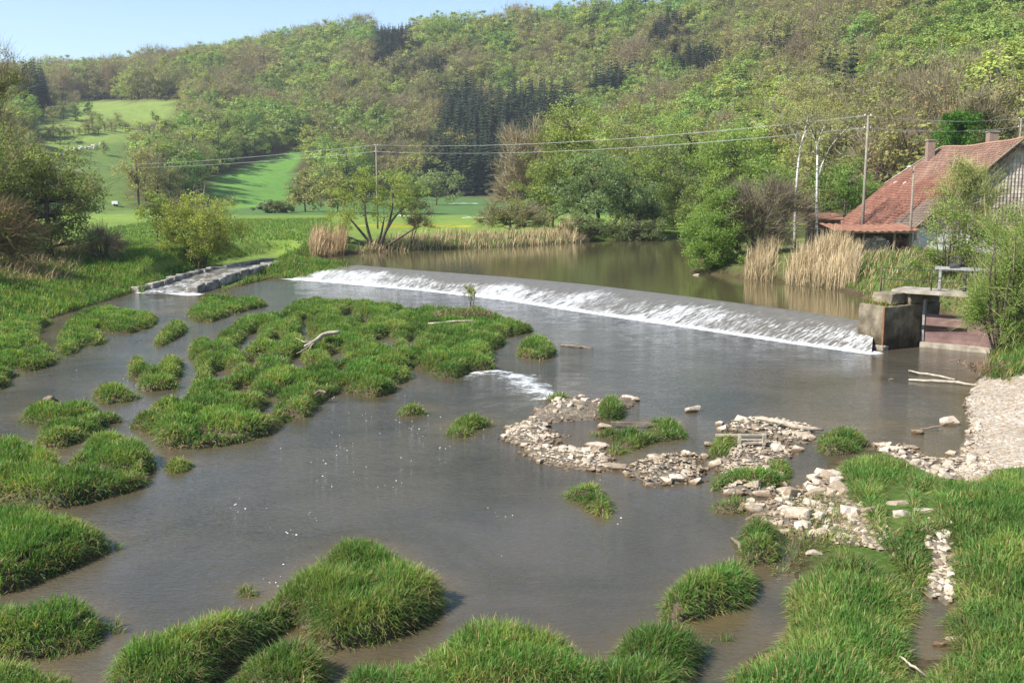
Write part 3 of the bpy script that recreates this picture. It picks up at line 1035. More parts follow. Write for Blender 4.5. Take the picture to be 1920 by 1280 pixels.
for lab, h, dk, poly, holes in BANKG:
    fp = [tuple(P(a, b, 0.35)[:2]) for a, b in poly]
    hs = [outline_to_ground(hh, 0.5, -1) for hh in holes]
    zb = lambda X, s: np.maximum(ground_z(X), 0.0) + 0.18 * (1 - np.exp(np.minimum(s, 0) / 0.4)) * noise(X[:, 0] / 0.9, X[:, 1] / 0.9, 2)
    parts = grow(fp, hs, h, dens_k=dk * 0.85, dry=0.25 if dk < 0.5 else 0.0, zbase=zb, wind=(0.35, -0.1), len_k=1.0)
    blade_obj("bank_grass", parts, M['grass'], kind="stuff", label=lab, cat="grass")


def bank_patch(name, poly_px, z, dens, L0, L1, W, label, dry=0.05, cat="grass", bright=1.0):
    fp = [tuple(P(a, b, z)[:2]) for a, b in poly_px]
    X, s = scatter(fp, [], dens, None)
    sw = np.minimum(np.minimum(sdf(MAIN, X), sdf(UPPER, X)), sdf(POND, X))
    X = X[(sw > 0.15) & (sdf(FISH, X) > 0.5)]
    n = len(X)
    zz = ground_z(X)
    tuft = noise(X[:, 0] / 1.1, X[:, 1] / 1.1, 2)
    L = (L0 + (L1 - L0) * rng.random(n)) * (0.4 + 1.2 * tuft)
    dv = unit2(rng.normal(0, 1, (n, 2)) + [0.5, -0.5])
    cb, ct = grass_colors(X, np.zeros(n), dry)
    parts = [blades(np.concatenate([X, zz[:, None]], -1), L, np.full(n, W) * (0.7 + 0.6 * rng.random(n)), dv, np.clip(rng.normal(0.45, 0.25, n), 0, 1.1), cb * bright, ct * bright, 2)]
    return blade_obj(name, parts, M['grass'], kind="stuff", label=label, cat=cat)


bank_patch("bank_grass", [(-60, 500), (60, 480), (200, 470), (330, 475), (460, 478), (560, 480), (620, 478), (520, 490), (420, 500), (330, 522), (250, 546), (180, 571), (80, 598), (-60, 640)],
           1.0, 95, 0.25, 0.55, 0.058, "rank green grass on the sloping left bank beside the fish pass")
bank_patch("bank_grass", [(330, 478), (450, 468), (640, 460), (655, 484), (600, 492), (520, 487), (430, 500), (360, 506)], 1.8, 90, 0.2, 0.5, 0.055, "green grass on the low bank between the fish pass and the reeds", 0.08)
bank_patch("meadow_grass", [(140, 440), (300, 415), (620, 412), (640, 476), (460, 482), (250, 480), (130, 470)], 1.9, 7, 0.2, 0.42, 0.12, "short green meadow grass beyond the left bank", 0.02)
bank_patch("bank_grass", [(1560, 545), (1600, 480), (1700, 470), (1780, 480), (1900, 520), (1900, 640), (1740, 545), (1680, 560), (1640, 572)], 2.0, 55, 0.2, 0.5, 0.05,
           "patchy green and dry grass on the slope behind the sluice", 0.3)
bank_patch("bank_grass", [(1840, 650), (1940, 630), (2000, 690), (1930, 705), (1860, 700), (1835, 680)], 0.5, 120, 0.3, 0.7, 0.035, "weedy grass under the willow at the beach edge", 0.15)


# ------------------------------------------------------------------ water
def build_lower_water():
    xs = axis(-60, -30, 24, 60, 0.3, 1.35)
    ys = axis(-90, 13.5, 86, 100, 0.3, 1.35)
    gx, gy = np.meshgrid(xs, ys)
    X = np.stack([gx, gy], -1)
    toe = [t[:2] for t in TOE]
    dt = line_dist(toe, X)
    nn = noise(gx / 1.3, gy / 1.3, 3)
    foam = 0.78 * np.exp(-(dt / 0.55) ** 2) + 0.42 * np.exp(-dt / 2.2) * nn
    rap = [P(u, v)[:2] for u, v in ((895, 700), (925, 696), (955, 699), (985, 714), (1010, 730), (1040, 746))]
    dr = line_dist(rap, X)
    u, v, dep = proj(np.concatenate([X, np.zeros(X.shape[:-1] + (1,))], -1))
    below = (v > 700) & (u < 1040) & (u > 800)
    foam = np.maximum(foam, (0.28 + 0.55 * noise(gx / 0.5, gy / 0.5, 2)) * np.exp(-(dr / 0.3) ** 2))
    foam = np.maximum(foam, np.where(below, 0.46 * np.exp(-dr / 1.8) * (0.6 + 0.8 * noise(gx / 0.9, gy / 0.6, 2)) + 0.06, 0) * sstep(0, 0.4, dr + 0.3))
    fp = [P(u_, v_)[:2] for u_, v_ in ((275, 548), (320, 548), (360, 552))]
    foam = np.maximum(foam, 0.8 * np.exp(-(line_dist(fp, X) / 1.0) ** 2))
    end = P(1600, 652)[:2]
    foam = np.maximum(foam, 0.8 * np.exp(-(np.hypot(gx - end[0], gy - end[1]) / 0.9) ** 2))
    # scattered flecks carried down the middle of the stream
    stream = np.exp(-((u - (930 - (v - 700) * 0.55)) / 230.0) ** 2) * sstep(680, 740, v) * sstep(1000, 860, v)
    foam = np.maximum(foam, 0.19 * stream)
    shallow = np.zeros_like(gx)
    for lab, h, poly, holes in ISL:
        pf = np.array([P(a, b)[:2] for a, b in poly])
        lo, hi = pf.min(0) - 2, pf.max(0) + 2
        k = (gx > lo[0]) & (gx < hi[0]) & (gy > lo[1]) & (gy < hi[1])
        if k.any():
            s = sdf([tuple(q) for q in pf], X[k])
            shallow[k] = np.maximum(shallow[k], 0.8 * np.exp(-np.clip(s, 0, None) / 0.3))
    for c_, r_ in (((330, 580), 2.2), ((1000, 640), 1.2), ((1130, 850), 2.0), ((1340, 1175), 1.2), ((560, 1180), 0.8), ((1640, 800), 3.0), ((1760, 850), 2.5), ((1250, 870), 2.0)):
        q = P(*c_)[:2]
        shallow = np.maximum(shallow, np.exp(-(np.hypot(gx - q[0], gy - q[1]) / r_) ** 2))
    sm = -np.minimum(sdf(MAIN, X), 0)
    shallow = np.maximum(shallow, 0.8 * np.exp(-sm / 0.5))
    big_n = noise(gx / 5 + 60, gy / 3, 3)
    rip = 0.25 + 0.7 * big_n + 0.6 * np.exp(-dt / 3.0) + 0.5 * stream + 0.6 * np.exp(-dr / 2.5)
    rip = rip * (1 - 0.72 * np.exp(-(((u - 1500) / 330) ** 2 + ((v - 730) / 75) ** 2)))
    z = 0.02 * (nn - 0.5) * np.exp(-dt / 6) * 3 + 0.05 * np.exp(-(dr / 0.3) ** 2) + 0.05 * np.exp(-(dt / 0.5) ** 2) * nn
    z = z + 0.012 * (noise(gx / 0.6, gy / 0.9, 2) - 0.5) * rip
    me = npmesh("river_water", np.concatenate([X, z[..., None]], -1).reshape(-1, 3), [(grid_faces(len(xs), len(ys)), 0)], smooth=True,
                attrs={"foam": foam.ravel(), "shallow": shallow.ravel(), "ripple": rip.ravel()})
    return link("river_water", me, [M['water_low']], kind="structure")


build_lower_water()


def fan_poly(name, pts, z):
    bm = bmesh.new()
    vs = [bm.verts.new((x, y, z)) for x, y in pts]
    f = bm.faces.new(vs)
    bm.normal_update()
    if f.normal.z < 0:
        f.normal_flip()
    bmesh.ops.triangulate(bm, faces=bm.faces[:])
    me = bpy.data.meshes.new(name)
    bm.to_mesh(me)
    bm.free()
    return me


link("mill_pool_water", fan_poly("mill_pool_water", UPPER, ZUP), [M['water_up']], kind="structure")


# foam flecks drifting downstream (flat little rafts of bubbles)
def flecks():
    mb_v, mb_f, n = [], [], 0
    for (u0, u1, v0, v1, cnt) in ((700, 900, 735, 860, 150), (540, 720, 780, 900, 110), (380, 640, 850, 1010, 120), (250, 560, 1000, 1180, 60), (640, 1150, 880, 1160, 55), (560, 760, 730, 800, 40), (1150, 1180, 940, 990, 14), (80, 330, 640, 760, 35),
                                  (1010, 1140, 870, 915, 16)):
        for j_ in range(int(cnt * 0.2)):
            if j_ % 5 == 0 or random.random() < 0.15:
                cu, cv = random.gauss((u0 + u1) / 2, (u1 - u0) / 3.6), random.gauss((v0 + v1) / 2, (v1 - v0) / 3.6)
            u, v = cu + random.gauss(0, 14), cv + random.gauss(0, 6)
            p = P(u, v)
            if full_min_island(p[:2]):
                continue
            r = 0.007 + 0.022 * random.random() ** 2.2
            k = 6
            a0 = random.random() * 6
            el = random.uniform(0.5, 1.0)
            mb_v += [[p[0] + r * math.cos(a0 + i * 6.283 / k) * random.uniform(0.7, 1.2), p[1] + el * r * math.sin(a0 + i * 6.283 / k), 0.012] for i in range(k)] + [[p[0], p[1], 0.026]]
            mb_f += [[n + i, n + (i + 1) % k, n + k] for i in range(k)]
            n += k + 1
    me = npmesh("foam_flecks", np.array(mb_v), [(np.array(mb_f), 0)])
    link("foam_flecks", me, [M['fleck']], kind="stuff", label="white foam flecks drifting on the river below the weir", cat="foam")


_isl_fp = [outline_to_ground(poly, h * 0.78) for _, h, poly, _ in ISL]


def full_min_island(p):
    X = np.array([p])
    return any(inside(f, X)[0] for f in _isl_fp) or not inside(MAIN, X)[0]


flecks()


# ------------------------------------------------------------------ weir
def resample(pts, n):
    pts = np.asarray(pts, float)
    d = np.concatenate([[0], np.cumsum(np.linalg.norm(np.diff(pts, axis=0), axis=1))])
    t = np.linspace(0, d[-1], n)
    return np.stack([np.interp(t, d, pts[:, i]) for i in range(pts.shape[1])], -1), d[-1]


def build_weir():
    ns, nt_ = 700, 34
    cr, L = resample(CREST, ns)
    to, _ = resample(TOE, ns)
    t = np.linspace(0, 1, nt_)
    s = np.linspace(0, L, ns)
    S, T = np.meshgrid(s, t)
    pos = cr[None] * (1 - T[..., None]) + to[None] * T[..., None]
    prof = np.where(T < 0.06, ZUP - 0.01 * (T / 0.06), (ZUP - 0.01) * (1 - ((T - 0.06) / 0.94) ** 1.15) - 0.03 * T)
    fs = S / L
    # where the water starts to break, along the weir (0 = left end)
    start = np.interp(fs, [0, .05, .12, .3, .45, .6, .75, .85, .93, 1.0], [.20, .14, .15, .20, .22, .18, .15, .16, .18, .22])
    amt = np.interp(fs, [0, .1, .25, .35, .45, .6, .72, .8, .88, .95, 1.0], [1.05, 1.1, .95, .66, .84, .86, .8, .78, .66, .58, .95])
    S2 = S + 2.0 * T                       # the water runs square to the weir, which crosses the view at a slant
    st = noise(S2 / 0.5, T * 1.6, 3)
    big = noise(S2 / 2.6 + 9, T * 0.9, 2)
    fine = noise(S2 / 0.2, T * 9, 2)
    f = sstep(-0.12, 0.42, T - start + (big - 0.5) * 0.25) * (0.55 + 0.5 * st) * amt * (0.6 + 0.75 * big)
    f = f + 0.22 * sstep(0.84, 1.0, T) * amt
    foam = np.clip(f, 0, 1)
    z = prof + foam * 0.05 * (0.3 + 1.2 * fine) + (st - 0.5) * 0.03 * sstep(0.1, 0.4, T)
    V = pos.copy()
    V[..., 2] = z
    root = link("weir", None, label="long low concrete weir with white water running down its slope", cat="weir", loc=tuple(TOE[4] * [1, 1, 0]))
    off = Matrix.Translation(-Vector(TOE[4] * [1, 1, 0]))
    me = npmesh("flowing_water", V.reshape(-1, 3), [(grid_faces(ns, nt_)[:, ::-1], 0)], smooth=True,
                attrs={"foam": foam.ravel(), "shallow": np.zeros(V.size // 3), "ripple": (0.5 + 0.5 * T).ravel(), "across": S2.ravel(), "down": (T * 4.0).ravel()})
    me.transform(off)
    link("flowing_water", me, [M['water_weir']], parent=root)
    # solid apron under the sheet of water
    a, _ = resample(CREST, 60)
    b, _ = resample(TOE, 60)
    V = np.concatenate([a + [0, 0, -0.09], b * [1, 1, 0] + [0, 0, -0.12], b * [1, 1, 0] + [0, 0, -0.8], a * [1, 1, 0] + [0, 0, -0.8]])
    i = np.arange(59)
    q = np.concatenate([np.stack([i + 60 * k, i + 1 + 60 * k, i + 1 + 60 * ((k + 1) % 4), i + 60 * ((k + 1) % 4)], -1) for k in range(4)])
    q = np.concatenate([q, [[0, 60, 120, 180], [59, 239, 179, 119]]])
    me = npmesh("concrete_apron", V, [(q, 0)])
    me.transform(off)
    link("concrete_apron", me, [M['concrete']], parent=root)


build_weir()


# ------------------------------------------------------------------ stones
def stone_mesh(seed, flat):
    r = np.random.default_rng(seed)
    bm = bmesh.new()
    for _ in range(17):
        d = r.normal(0, 1, 3)
        d /= np.linalg.norm(d)
        d = np.sign(d) * np.abs(d) ** 0.7
        bm.verts.new(Vector(d * np.array([1.0, r.uniform(.65, .95), flat]) * r.uniform(0.85, 1.0)))
    bmesh.ops.convex_hull(bm, input=bm.verts[:])
    for v in [v for v in bm.verts if not v.link_faces]:
        bm.verts.remove(v)
    me = bpy.data.meshes.new("stone")
    bm.to_mesh(me)
    bm.free()
    me.materials.append(M['stone'])
    return me


STONES = [stone_mesh(i, f) for i, f in enumerate([0.55, 0.65, 0.45, 0.7, 0.5, 0.6, 0.4, 0.75, 0.35, 0.55, 0.5, 0.62])]
SLABS = [stone_mesh(40 + i, 0.28) for i in range(4)]

BARS = [
    ("rubble_heap", 0.22, 95, (0.07, 0.19), [(985, 790), (1000, 770), (1030, 755), (1080, 748), (1110, 752), (1190, 745), (1203, 756), (1180, 765), (1130, 788), (1060, 792), (1010, 798)]),
    ("stone_spit", 0.18, 190, (0.07, 0.20), [(930, 825), (945, 800), (975, 788), (1005, 785), (1035, 800), (1045, 812), (1070, 815), (1060, 822), (1045, 832), (1085, 842), (1140, 835), (1160, 860), (1165, 880), (1130, 890), (1080, 885), (1020, 875), (985, 860), (970, 838)]),
    ("stony_shallows", 0.05, 75, (0.07, 0.24), [(1150, 880), (1200, 860), (1260, 845), (1330, 850), (1335, 900), (1290, 912), (1200, 914)]),
    ("stone_bar", 0.14, 85, (0.08, 0.26), [(1330, 870), (1350, 840), (1400, 825), (1470, 830), (1500, 845), (1480, 880), (1470, 930), (1400, 932), (1335, 925)]),
    ("driftwood_bar", 0.10, 60, (0.08, 0.24), [(1345, 806), (1370, 786), (1420, 782), (1540, 800), (1530, 835), (1480, 835), (1420, 815), (1360, 814)]),
    ("stone_patch", 0.16, 130, (0.08, 0.30), [(1380, 950), (1470, 920), (1570, 880), (1600, 940), (1640, 1000), (1560, 1012), (1480, 1012), (1420, 1000), (1390, 975)]),
    ("stone_shore", 0.10, 120, (0.07, 0.22), [(1630, 826), (1700, 833), (1760, 862), (1795, 840), (1830, 790), (1850, 830), (1855, 905), (1815, 922), (1765, 915), (1700, 872), (1650, 852)]),
    ("gravel_gully", 0.12, 110, (0.05, 0.14), [(1722, 1022), (1757, 1000), (1785, 1020), (1790, 1070), (1805, 1110), (1775, 1136), (1730, 1112), (1745, 1070)]),
    ("gravel_strip", 0.12, 50, (0.05, 0.13), [(1585, 985), (1640, 1000), (1700, 1050), (1690, 1075), (1620, 1048), (1560, 1030)]),
]


def bar_z(X, s, h):
    return -0.1 + (h + 0.1) * (1 - np.exp(np.minimum(s, 0) / 0.35)) * (0.5 + 0.9 * noise(X[..., 0] / 0.8, X[..., 1] / 0.8, 2))


def pebbles(name, fp, n, zf, r0, r1, parent):
    X, s = scatter(fp, [], 60, None)
    X = X[rng.permutation(len(X))[:n]]
    s = sdf(fp, X)
    z = zf(X, s, 0.2)
    oc = np.array([[1, 0, 0], [0, 1, 0], [-1, 0, 0], [0, -1, 0], [0, 0, 1], [0, 0, -1]], float)
    f = np.array([[0, 1, 4], [1, 2, 4], [2, 3, 4], [3, 0, 4], [1, 0, 5], [2, 1, 5], [3, 2, 5], [0, 3, 5]])
    k = len(X)
    r = rng.uniform(r0, r1, (k, 1, 1)) * rng.uniform(0.6, 1.2, (k, 6, 1))
    V = oc[None] * r * np.array([1.2, 1, 0.6])
    a = rng.uniform(0, 6.28, k)
    c_, s_ = np.cos(a)[:, None], np.sin(a)[:, None]
    V = np.stack([V[..., 0] * c_ - V[..., 1] * s_, V[..., 0] * s_ + V[..., 1] * c_, V[..., 2]], -1) + np.concatenate([X, z[:, None]], -1)[:, None]
    F = (f[None] + 6 * np.arange(k)[:, None, None]).reshape(-1, 3)
    link(name, npmesh(name, V.reshape(-1, 3), [(F, 0)]), [M['stone']], parent=parent, kind="stuff")


for nm, h, cnt, (r0, r1), poly in BARS:
    fp = [tuple(P(a, b)[:2]) for a, b in poly]
    c = np.mean(fp, 0)
    base = lambda X, s, hh, _h=h: np.maximum(bar_z(X, s, hh), np.where(s < 0, ground_z(X) + 0.03, -9)) if nm in ("stone_patch", "gravel_gully", "gravel_strip", "stone_shore") else bar_z(X, s, hh)
    bar = link(nm, mound_mesh(nm, fp, [], h, 0.15, base), [M['bar']], kind="structure")
    pebbles("rubble", fp, 260 if h < 0.12 else 650, base, 0.03, 0.085, bar)
    X, s = scatter(fp, [], 40, None, 0.0)
    idx = rng.permutation(len(X))[:cnt]
    X, s = X[idx], s[idx]
    z = base(X, s, h)
    for i in range(len(X)):
        r = 0.85 * r0 + (r1 - r0) * rng.random() ** 3.0
        o = bpy.data.objects.new("stone", STONES[int(rng.integers(len(STONES)))])
        COL.objects.link(o)
        o.parent = bar
        o.location = (X[i, 0], X[i, 1], max(z[i], -0.02) + r * 0.18)
        o.scale = (r * rng.uniform(.8, 1.4), r * rng.uniform(.8, 1.2), r * rng.uniform(.8, 1.2))
        o.rotation_euler = (rng.normal(0, .25), rng.normal(0, .25), rng.uniform(0, 6.28))

BIG = [  # (u, v of the foot, radius, slab?, name, label)
    (1297, 771, 0.30, 0, "rock", "broad pale rock alone in the water between the heap and the driftwood"),
    (1010, 808, 0.27, 0, "rock", "whitest big block on top of the stone spit"),
    (998, 825, 0.24, 0, "rock", "upright white stone beside the whitest block on the spit"),
    (1134, 803, 0.24, 0, "rock", "pale angular block at the left end of the plank"),
    (1120, 837, 0.34, 1, "stone_slab", "flat pale slab lying at the waterline behind the spit"),
    (1150, 878, 0.36, 1, "stone_slab", "long light slab pointing right at the front of the spit"),
    (1092, 746, 0.17, 0, "rock", "knobbly stone perched at the top of the upper heap"),
    (1190, 752, 0.18, 0, "rock", "pointed dark stone at the far right tip of the upper heap"),
    (1262, 870, 0.30, 1, "stone_slab", "bright rectangular slab in the stony shallows"),
    (1285, 883, 0.24, 0, "rock", "white wedge of rock right of the bright rectangular slab"),
    (1395, 793, 0.26, 0, "rock", "rounded white boulder at the left end of the driftwood log"),
    (1350, 796, 0.14, 0, "rock", "small pale stone standing clear left of the driftwood boulder"),
    (1505, 822, 0.32, 0, "rock", "bulky pale rock below the middle of the driftwood log"),
    (1332, 835, 0.17, 0, "rock", "stone in the water left of the pallet tussock"),
    (1394, 900, 0.28, 0, "rock", "pale rock lying in the yellow-stemmed grass patch"),
    (1430, 928, 0.24, 1, "stone_slab", "white flat stone at the muddy edge below the grass patch"),
    (1483, 935, 0.30, 0, "rock", "tall white rock at the top of the stone patch on the bank"),
    (1486, 965, 0.27, 0, "rock", "rounded yellowish rock in front of the tall white one"),
    (1525, 930, 0.30, 0, "rock", "rough brown-white rock right of the tall white one"),
    (1540, 962, 0.34, 1, "stone_slab", "wide flat rock at the right of the bank's stone patch"),
    (1410, 955, 0.28, 0, "rock", "half-sunk pale rock at the left end of the bank's stone patch"),
    (1684, 950, 0.24, 0, "rock", "upper of the two pale rocks in the bank grass"),
    (1690, 968, 0.20, 0, "rock", "lower of the two pale rocks in the bank grass"),
    (1733, 962, 0.22, 0, "rock", "lone white rock in the bank grass right of the pair"),
    (1780, 795, 0.34, 0, "rock", "large pale block in the shallows with a stick leaning on it"),
    (1716, 812, 0.22, 0, "rock", "round stone in the shallows left of the large block"),
    (1678, 845, 0.26, 0, "rock", "smooth tan boulder at the start of the stony shore"),
    (1655, 838, 0.24, 1, "stone_slab", "dark flat stone just left of the smooth tan boulder"),
    (1525, 1040, 0.18, 0, "rock", "white stone at the foot of the nearest bank hummock"),
    (1768, 1208, 0.18, 1, "stone_slab", "small flat stone at the edge of the puddle on the bank"),
    (1790, 1202, 0.14, 0, "rock", "small round stone right of the puddle"),
    (1670, 712, 0.10, 0, "rock", "tiny pale stone in the pool below the sluice"),
    (1305, 516, 0.25, 1, "stone_slab", "white stone at the waterline under the round willow"),
]
for u, v, r, slab, nm, lab in BIG:
    p = P(u, v, 0.0)
    p = P(u, v, max(0.0, gz(p[0], p[1]) if v > 850 else 0.0)) if v > 600 else P(u, v, ZUP)
    o = link(nm, (SLABS if slab else STONES)[int(rng.integers(4 if slab else 12))], label=lab, cat="rock", group="pale rocks on the spit and bank", loc=(p[0], p[1], p[2] + r * (0.12 if slab else 0.25)))
    o.scale = (r * 1.25, r * 0.9, r * 1.05)
    o.rotation_euler = (rng.normal(0, .15), rng.normal(0, .15), rng.uniform(-0.5, 0.5))

# gravel beach at the right
BEACH = [(1806, 752), (1822, 722), (1845, 700), (1900, 690), (2010, 690), (2040, 900), (1869, 885), (1851, 912), (1815, 920), (1790, 900), (1800, 850), (1818, 800)]
bfp = [tuple(P(a, b, 0.1)[:2]) for a, b in BEACH]
bz = lambda X, s, h: np.maximum(-0.06 + 0.24 * (1 - np.exp(np.minimum(s, 0) / 2.2)), np.where(s < 0, ground_z(X) + 0.03, -9))
beach = link("gravel_beach", mound_mesh("gravel_beach", bfp, [], 0.2, 0.22, bz), [M['beach']], kind="structure")


pebbles("pebbles", bfp, 2600, bz, 0.03, 0.075, beach)


# ------------------------------------------------------------------ fish pass: two rows of blocks with a chute between
def block_row(root, pts_px, z0, z1, wid, hgt, step, c0):
    a = [P(u, v, z) for (u, v), z in zip(pts_px, np.linspace(z0, z1, len(pts_px)))]
    p, L = resample(a, max(3, int(np.sum(np.linalg.norm(np.diff(a, axis=0), axis=1)) / step) + 1))
    for i in range(len(p) - 1):
        d = p[i + 1] - p[i]
        ln = np.linalg.norm(d[:2])
        ax = np.array([d[0], d[1], 0]) / ln
        ay = np.array([-ax[1], ax[0], 0])
        mb = MB()
        c = (p[i] + p[i + 1]) / 2
        hh = hgt * rng.uniform(0.85, 1.15)
        mb.box((c - c0) + [0, 0, -hh / 2], (ln * rng.uniform(.9, 1.02), wid * rng.uniform(.8, 1.2), hh), axes=[ax, ay, [0, 0, 1]], jit=0.06)
        o = mb.obj("stone_block", M['block'], parent=root)
        bv = o.modifiers.new("bevel", 'BEVEL')
        bv.width = 0.05
        bv.segments = 1


fpc = P(400, 520, 0.3) * [1, 1, 0]
fish = link("fish_pass", None, label="sloping stone fish pass with white water between two block walls", cat="fish pass", loc=tuple(fpc))
block_row(fish, [(252, 539), (300, 527), (330, 516), (400, 500), (440, 494), (510, 482)], 0.35, 1.3, 0.7, 0.9, 1.6, fpc)
block_row(fish, [(362, 537), (400, 522), (440, 508), (490, 496), (542, 487)], 0.45, 1.3, 0.9, 1.3, 1.5, fpc)
lo = [P(u, v, z) for u, v, z in ((262, 549, 0.02), (310, 529, 0.3), (350, 516, 0.55), (420, 500, 0.85), (505, 485, ZUP))]
hi = [P(u, v, z) for u, v, z in ((365, 549, 0.02), (385, 536, 0.25), (425, 520, 0.5), (480, 504, 0.8), (540, 488, ZUP))]
A, _ = resample(lo, 70)
B, _ = resample(hi, 70)
tt = np.linspace(0, 1, 22)[:, None, None]
G = A[None] * (1 - tt) + B[None] * tt
ss = np.linspace(0, 1, 70)[None] * np.ones((22, 1))
nn = noise(G[..., 0] / 0.9, G[..., 1] / 0.5, 3)
step = np.floor(ss * 7 + 0.15 * nn) / 7
G[..., 2] = G[..., 2] * 0.85 + (step * ZUP * 0.15) + 0.12 * (nn - 0.4)
fm = np.clip(0.30 + 0.7 * nn + 0.25 * ((ss * 7) % 1 < 0.4) - 0.3 * ss, 0, 1)
me = npmesh("chute_water", (G - fpc).reshape(-1, 3), [(grid_faces(70, 22), 0)], smooth=True,
            attrs={"foam": fm.ravel() * 0.72, "shallow": np.zeros(fm.size), "ripple": np.ones(fm.size), "across": (tt[..., 0] * np.ones(70) * 4.0).ravel(), "down": (ss * 14).ravel()})
link("chute_water", me, [M['water_weir']], parent=fish)

# ------------------------------------------------------------------ sluice: pier, deck, gate, hoist, railing
O = P(1655, 657)
ax_a = np.array([0.87, 0.49, 0]) / np.linalg.norm([0.87, 0.49])
ax_b = np.array([-ax_a[1], ax_a[0], 0])
ax_g = np.array([0.76, -0.65, 0]) / np.linalg.norm([0.76, -0.65])
ax_h = np.array([-ax_g[1], ax_g[0], 0])
Zv = np.array([0, 0, 1.0])
pier = link("sluice_pier", None, label="weathered concrete pier with rusty corner at the right end of the weir", cat="pier", loc=tuple(O))


def pier_block(name, a0, a1, b0, b1, z0, z1, mat, jit=0.03, par=pier, org=O):
    mb = MB()
    c = ax_a * (a0 + a1) / 2 + ax_b * (b0 + b1) / 2 + Zv * (z0 + z1) / 2
    mb.box(c, (a1 - a0, b1 - b0, z1 - z0), axes=[ax_a, ax_b, Zv], jit=jit)
    o = mb.obj(name, mat, parent=par)
    bv = o.modifiers.new("bevel", 'BEVEL')
    bv.width = 0.05
    bv.segments = 2
    sb = o.modifiers.new("fine", 'SUBSURF')
    sb.subdivision_type = 'SIMPLE'
    sb.levels = sb.render_levels = 4
    tx = bpy.data.textures.new("chipped", 'CLOUDS')
    tx.noise_scale = 0.35
    tx.noise_depth = 4
    dp = o.modifiers.new("chipped", 'DISPLACE')
    dp.texture = tx
    dp.strength = 0.12
    dp.mid_level = 0.55
    return o


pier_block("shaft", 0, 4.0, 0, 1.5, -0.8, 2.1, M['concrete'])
pier_block("footing", -0.10, 0.35, -0.08, 1.62, -0.8, 0.22, M['pale_concrete'])
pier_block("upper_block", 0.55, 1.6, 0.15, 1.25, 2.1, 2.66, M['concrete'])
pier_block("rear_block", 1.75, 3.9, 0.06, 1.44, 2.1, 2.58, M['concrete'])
mb = MB()
mb.box(np.array([0, 0, 1.1]) - ax_a * 0.012 + ax_b * 0.02, (0.07, 0.10, 1.9), axes=[ax_a, ax_b, Zv])
mb.obj("corner_iron", plain('rust', (0.12, 0.055, 0.028), (0.26, 0.13, 0.06), 4, 0.9), parent=pier)
Xp = O[:2] + np.outer(rng.uniform(0.1, 1.0, 260), ax_a[:2]) + np.outer(rng.uniform(0.05, 1.4, 260), ax_b[:2])
cb = np.tile(np.array([0.22, 0.23, 0.05]), (260, 1)) * rng.uniform(.6, 1.2, (260, 1))
weed = blade_obj("weed_tuft", [blades(np.concatenate([Xp - O[:2], np.full((260, 1), 2.08)], -1), rng.uniform(.1, .3, 260), np.full(260, .04), unit2(rng.normal(0, 1, (260, 2))), rng.uniform(.2, 1, 260), cb, cb * 1.2)], M['grass'], parent=pier, kind="stuff")

# deck slab carried on pier and right abutment, spanning along the gate line
g0 = O + ax_a * 2.2 + Zv * 2.6
deck = link("sluice_deck", None, label="narrow pale concrete footbridge slab over the sluice gate", cat="footbridge", loc=tuple(g0))
mb = MB()
mb.box(ax_g * 2.05 + Zv * 0.09 + ax_h * 0.35, (6.2, 1.9, 0.15), axes=[ax_g, ax_h, Zv], jit=0.01)
mb.obj("slab", M['pale_concrete'], parent=deck)
railing = link("railing", None, label="thin dark pipe railing along the sluice footbridge", cat="railing", loc=tuple(g0))


def rod(par, name, a, b, r, mat, n=6):
    mb = MB()
    mb.tube([a, b], r, n)
    return mb.obj(name, mat, smooth=True, parent=par)


for k in (-1.6, 0.75, 2.6, 4.4):
    base = ax_g * k - ax_h * 0.42 + Zv * (0.2 if k > -0.9 else -0.1)
    rod(railing, "post", base, base + Zv * (0.98 if k > -0.9 else 1.25), 0.03, M['dark_metal'])
for zz in (0.62, 1.16):
    rod(railing, "rail", ax_g * -1.6 - ax_h * 0.42 + Zv * zz, ax_g * 4.4 - ax_h * 0.42 + Zv * zz, 0.02, M['dark_metal'])
hoist = link("gate_hoist", None, label="rusty hand-winch frame with gear wheel standing on the sluice footbridge", cat="gate hoist", loc=tuple(g0 + ax_g * 1.0 + Zv * 0.21))
for k in (0.0, 1.1):
    mb = MB()
    mb.box(ax_g * k + Zv * 0.5, (0.12, 0.14, 1.0), axes=[ax_g, ax_h, Zv])
    mb.obj("upright", M['grey_metal'] if k == 0 else M['dark_metal'], parent=hoist)
mb = MB()
mb.box(ax_g * 1.2 + Zv * 1.05, (2.9, 0.16, 0.14), axes=[ax_g, ax_h, Zv])
mb.obj("cross_beam", M['grey_metal'], parent=hoist)
wc = ax_g * 0.65 + Zv * 1.36
ang = np.linspace(0, 2 * math.pi, 17)
mb = MB()
mb.tube([wc + 0.24 * (math.cos(a) * ax_g + math.sin(a) * Zv) for a in ang], 0.035, 6)
for a in ang[:-1:4]:
    mb.tube([wc, wc + 0.24 * (math.cos(a) * ax_g + math.sin(a) * Zv)], 0.022, 5)
mb.obj("hand_wheel", M['dark_metal'], parent=hoist)
mb = MB()
mb.box(ax_g * 0.65 + Zv * 1.2, (0.5, 0.26, 0.16), axes=[ax_g, ax_h, Zv], jit=0.01)
mb.obj("gear_box", M['dark_metal'], parent=hoist)
gp = O + ax_a * 2.75 - ax_b * 0.02
gate = link("sluice_gate", None, label="reddish-brown sluice gate leaf under the footbridge", cat="sluice gate", loc=tuple(gp))
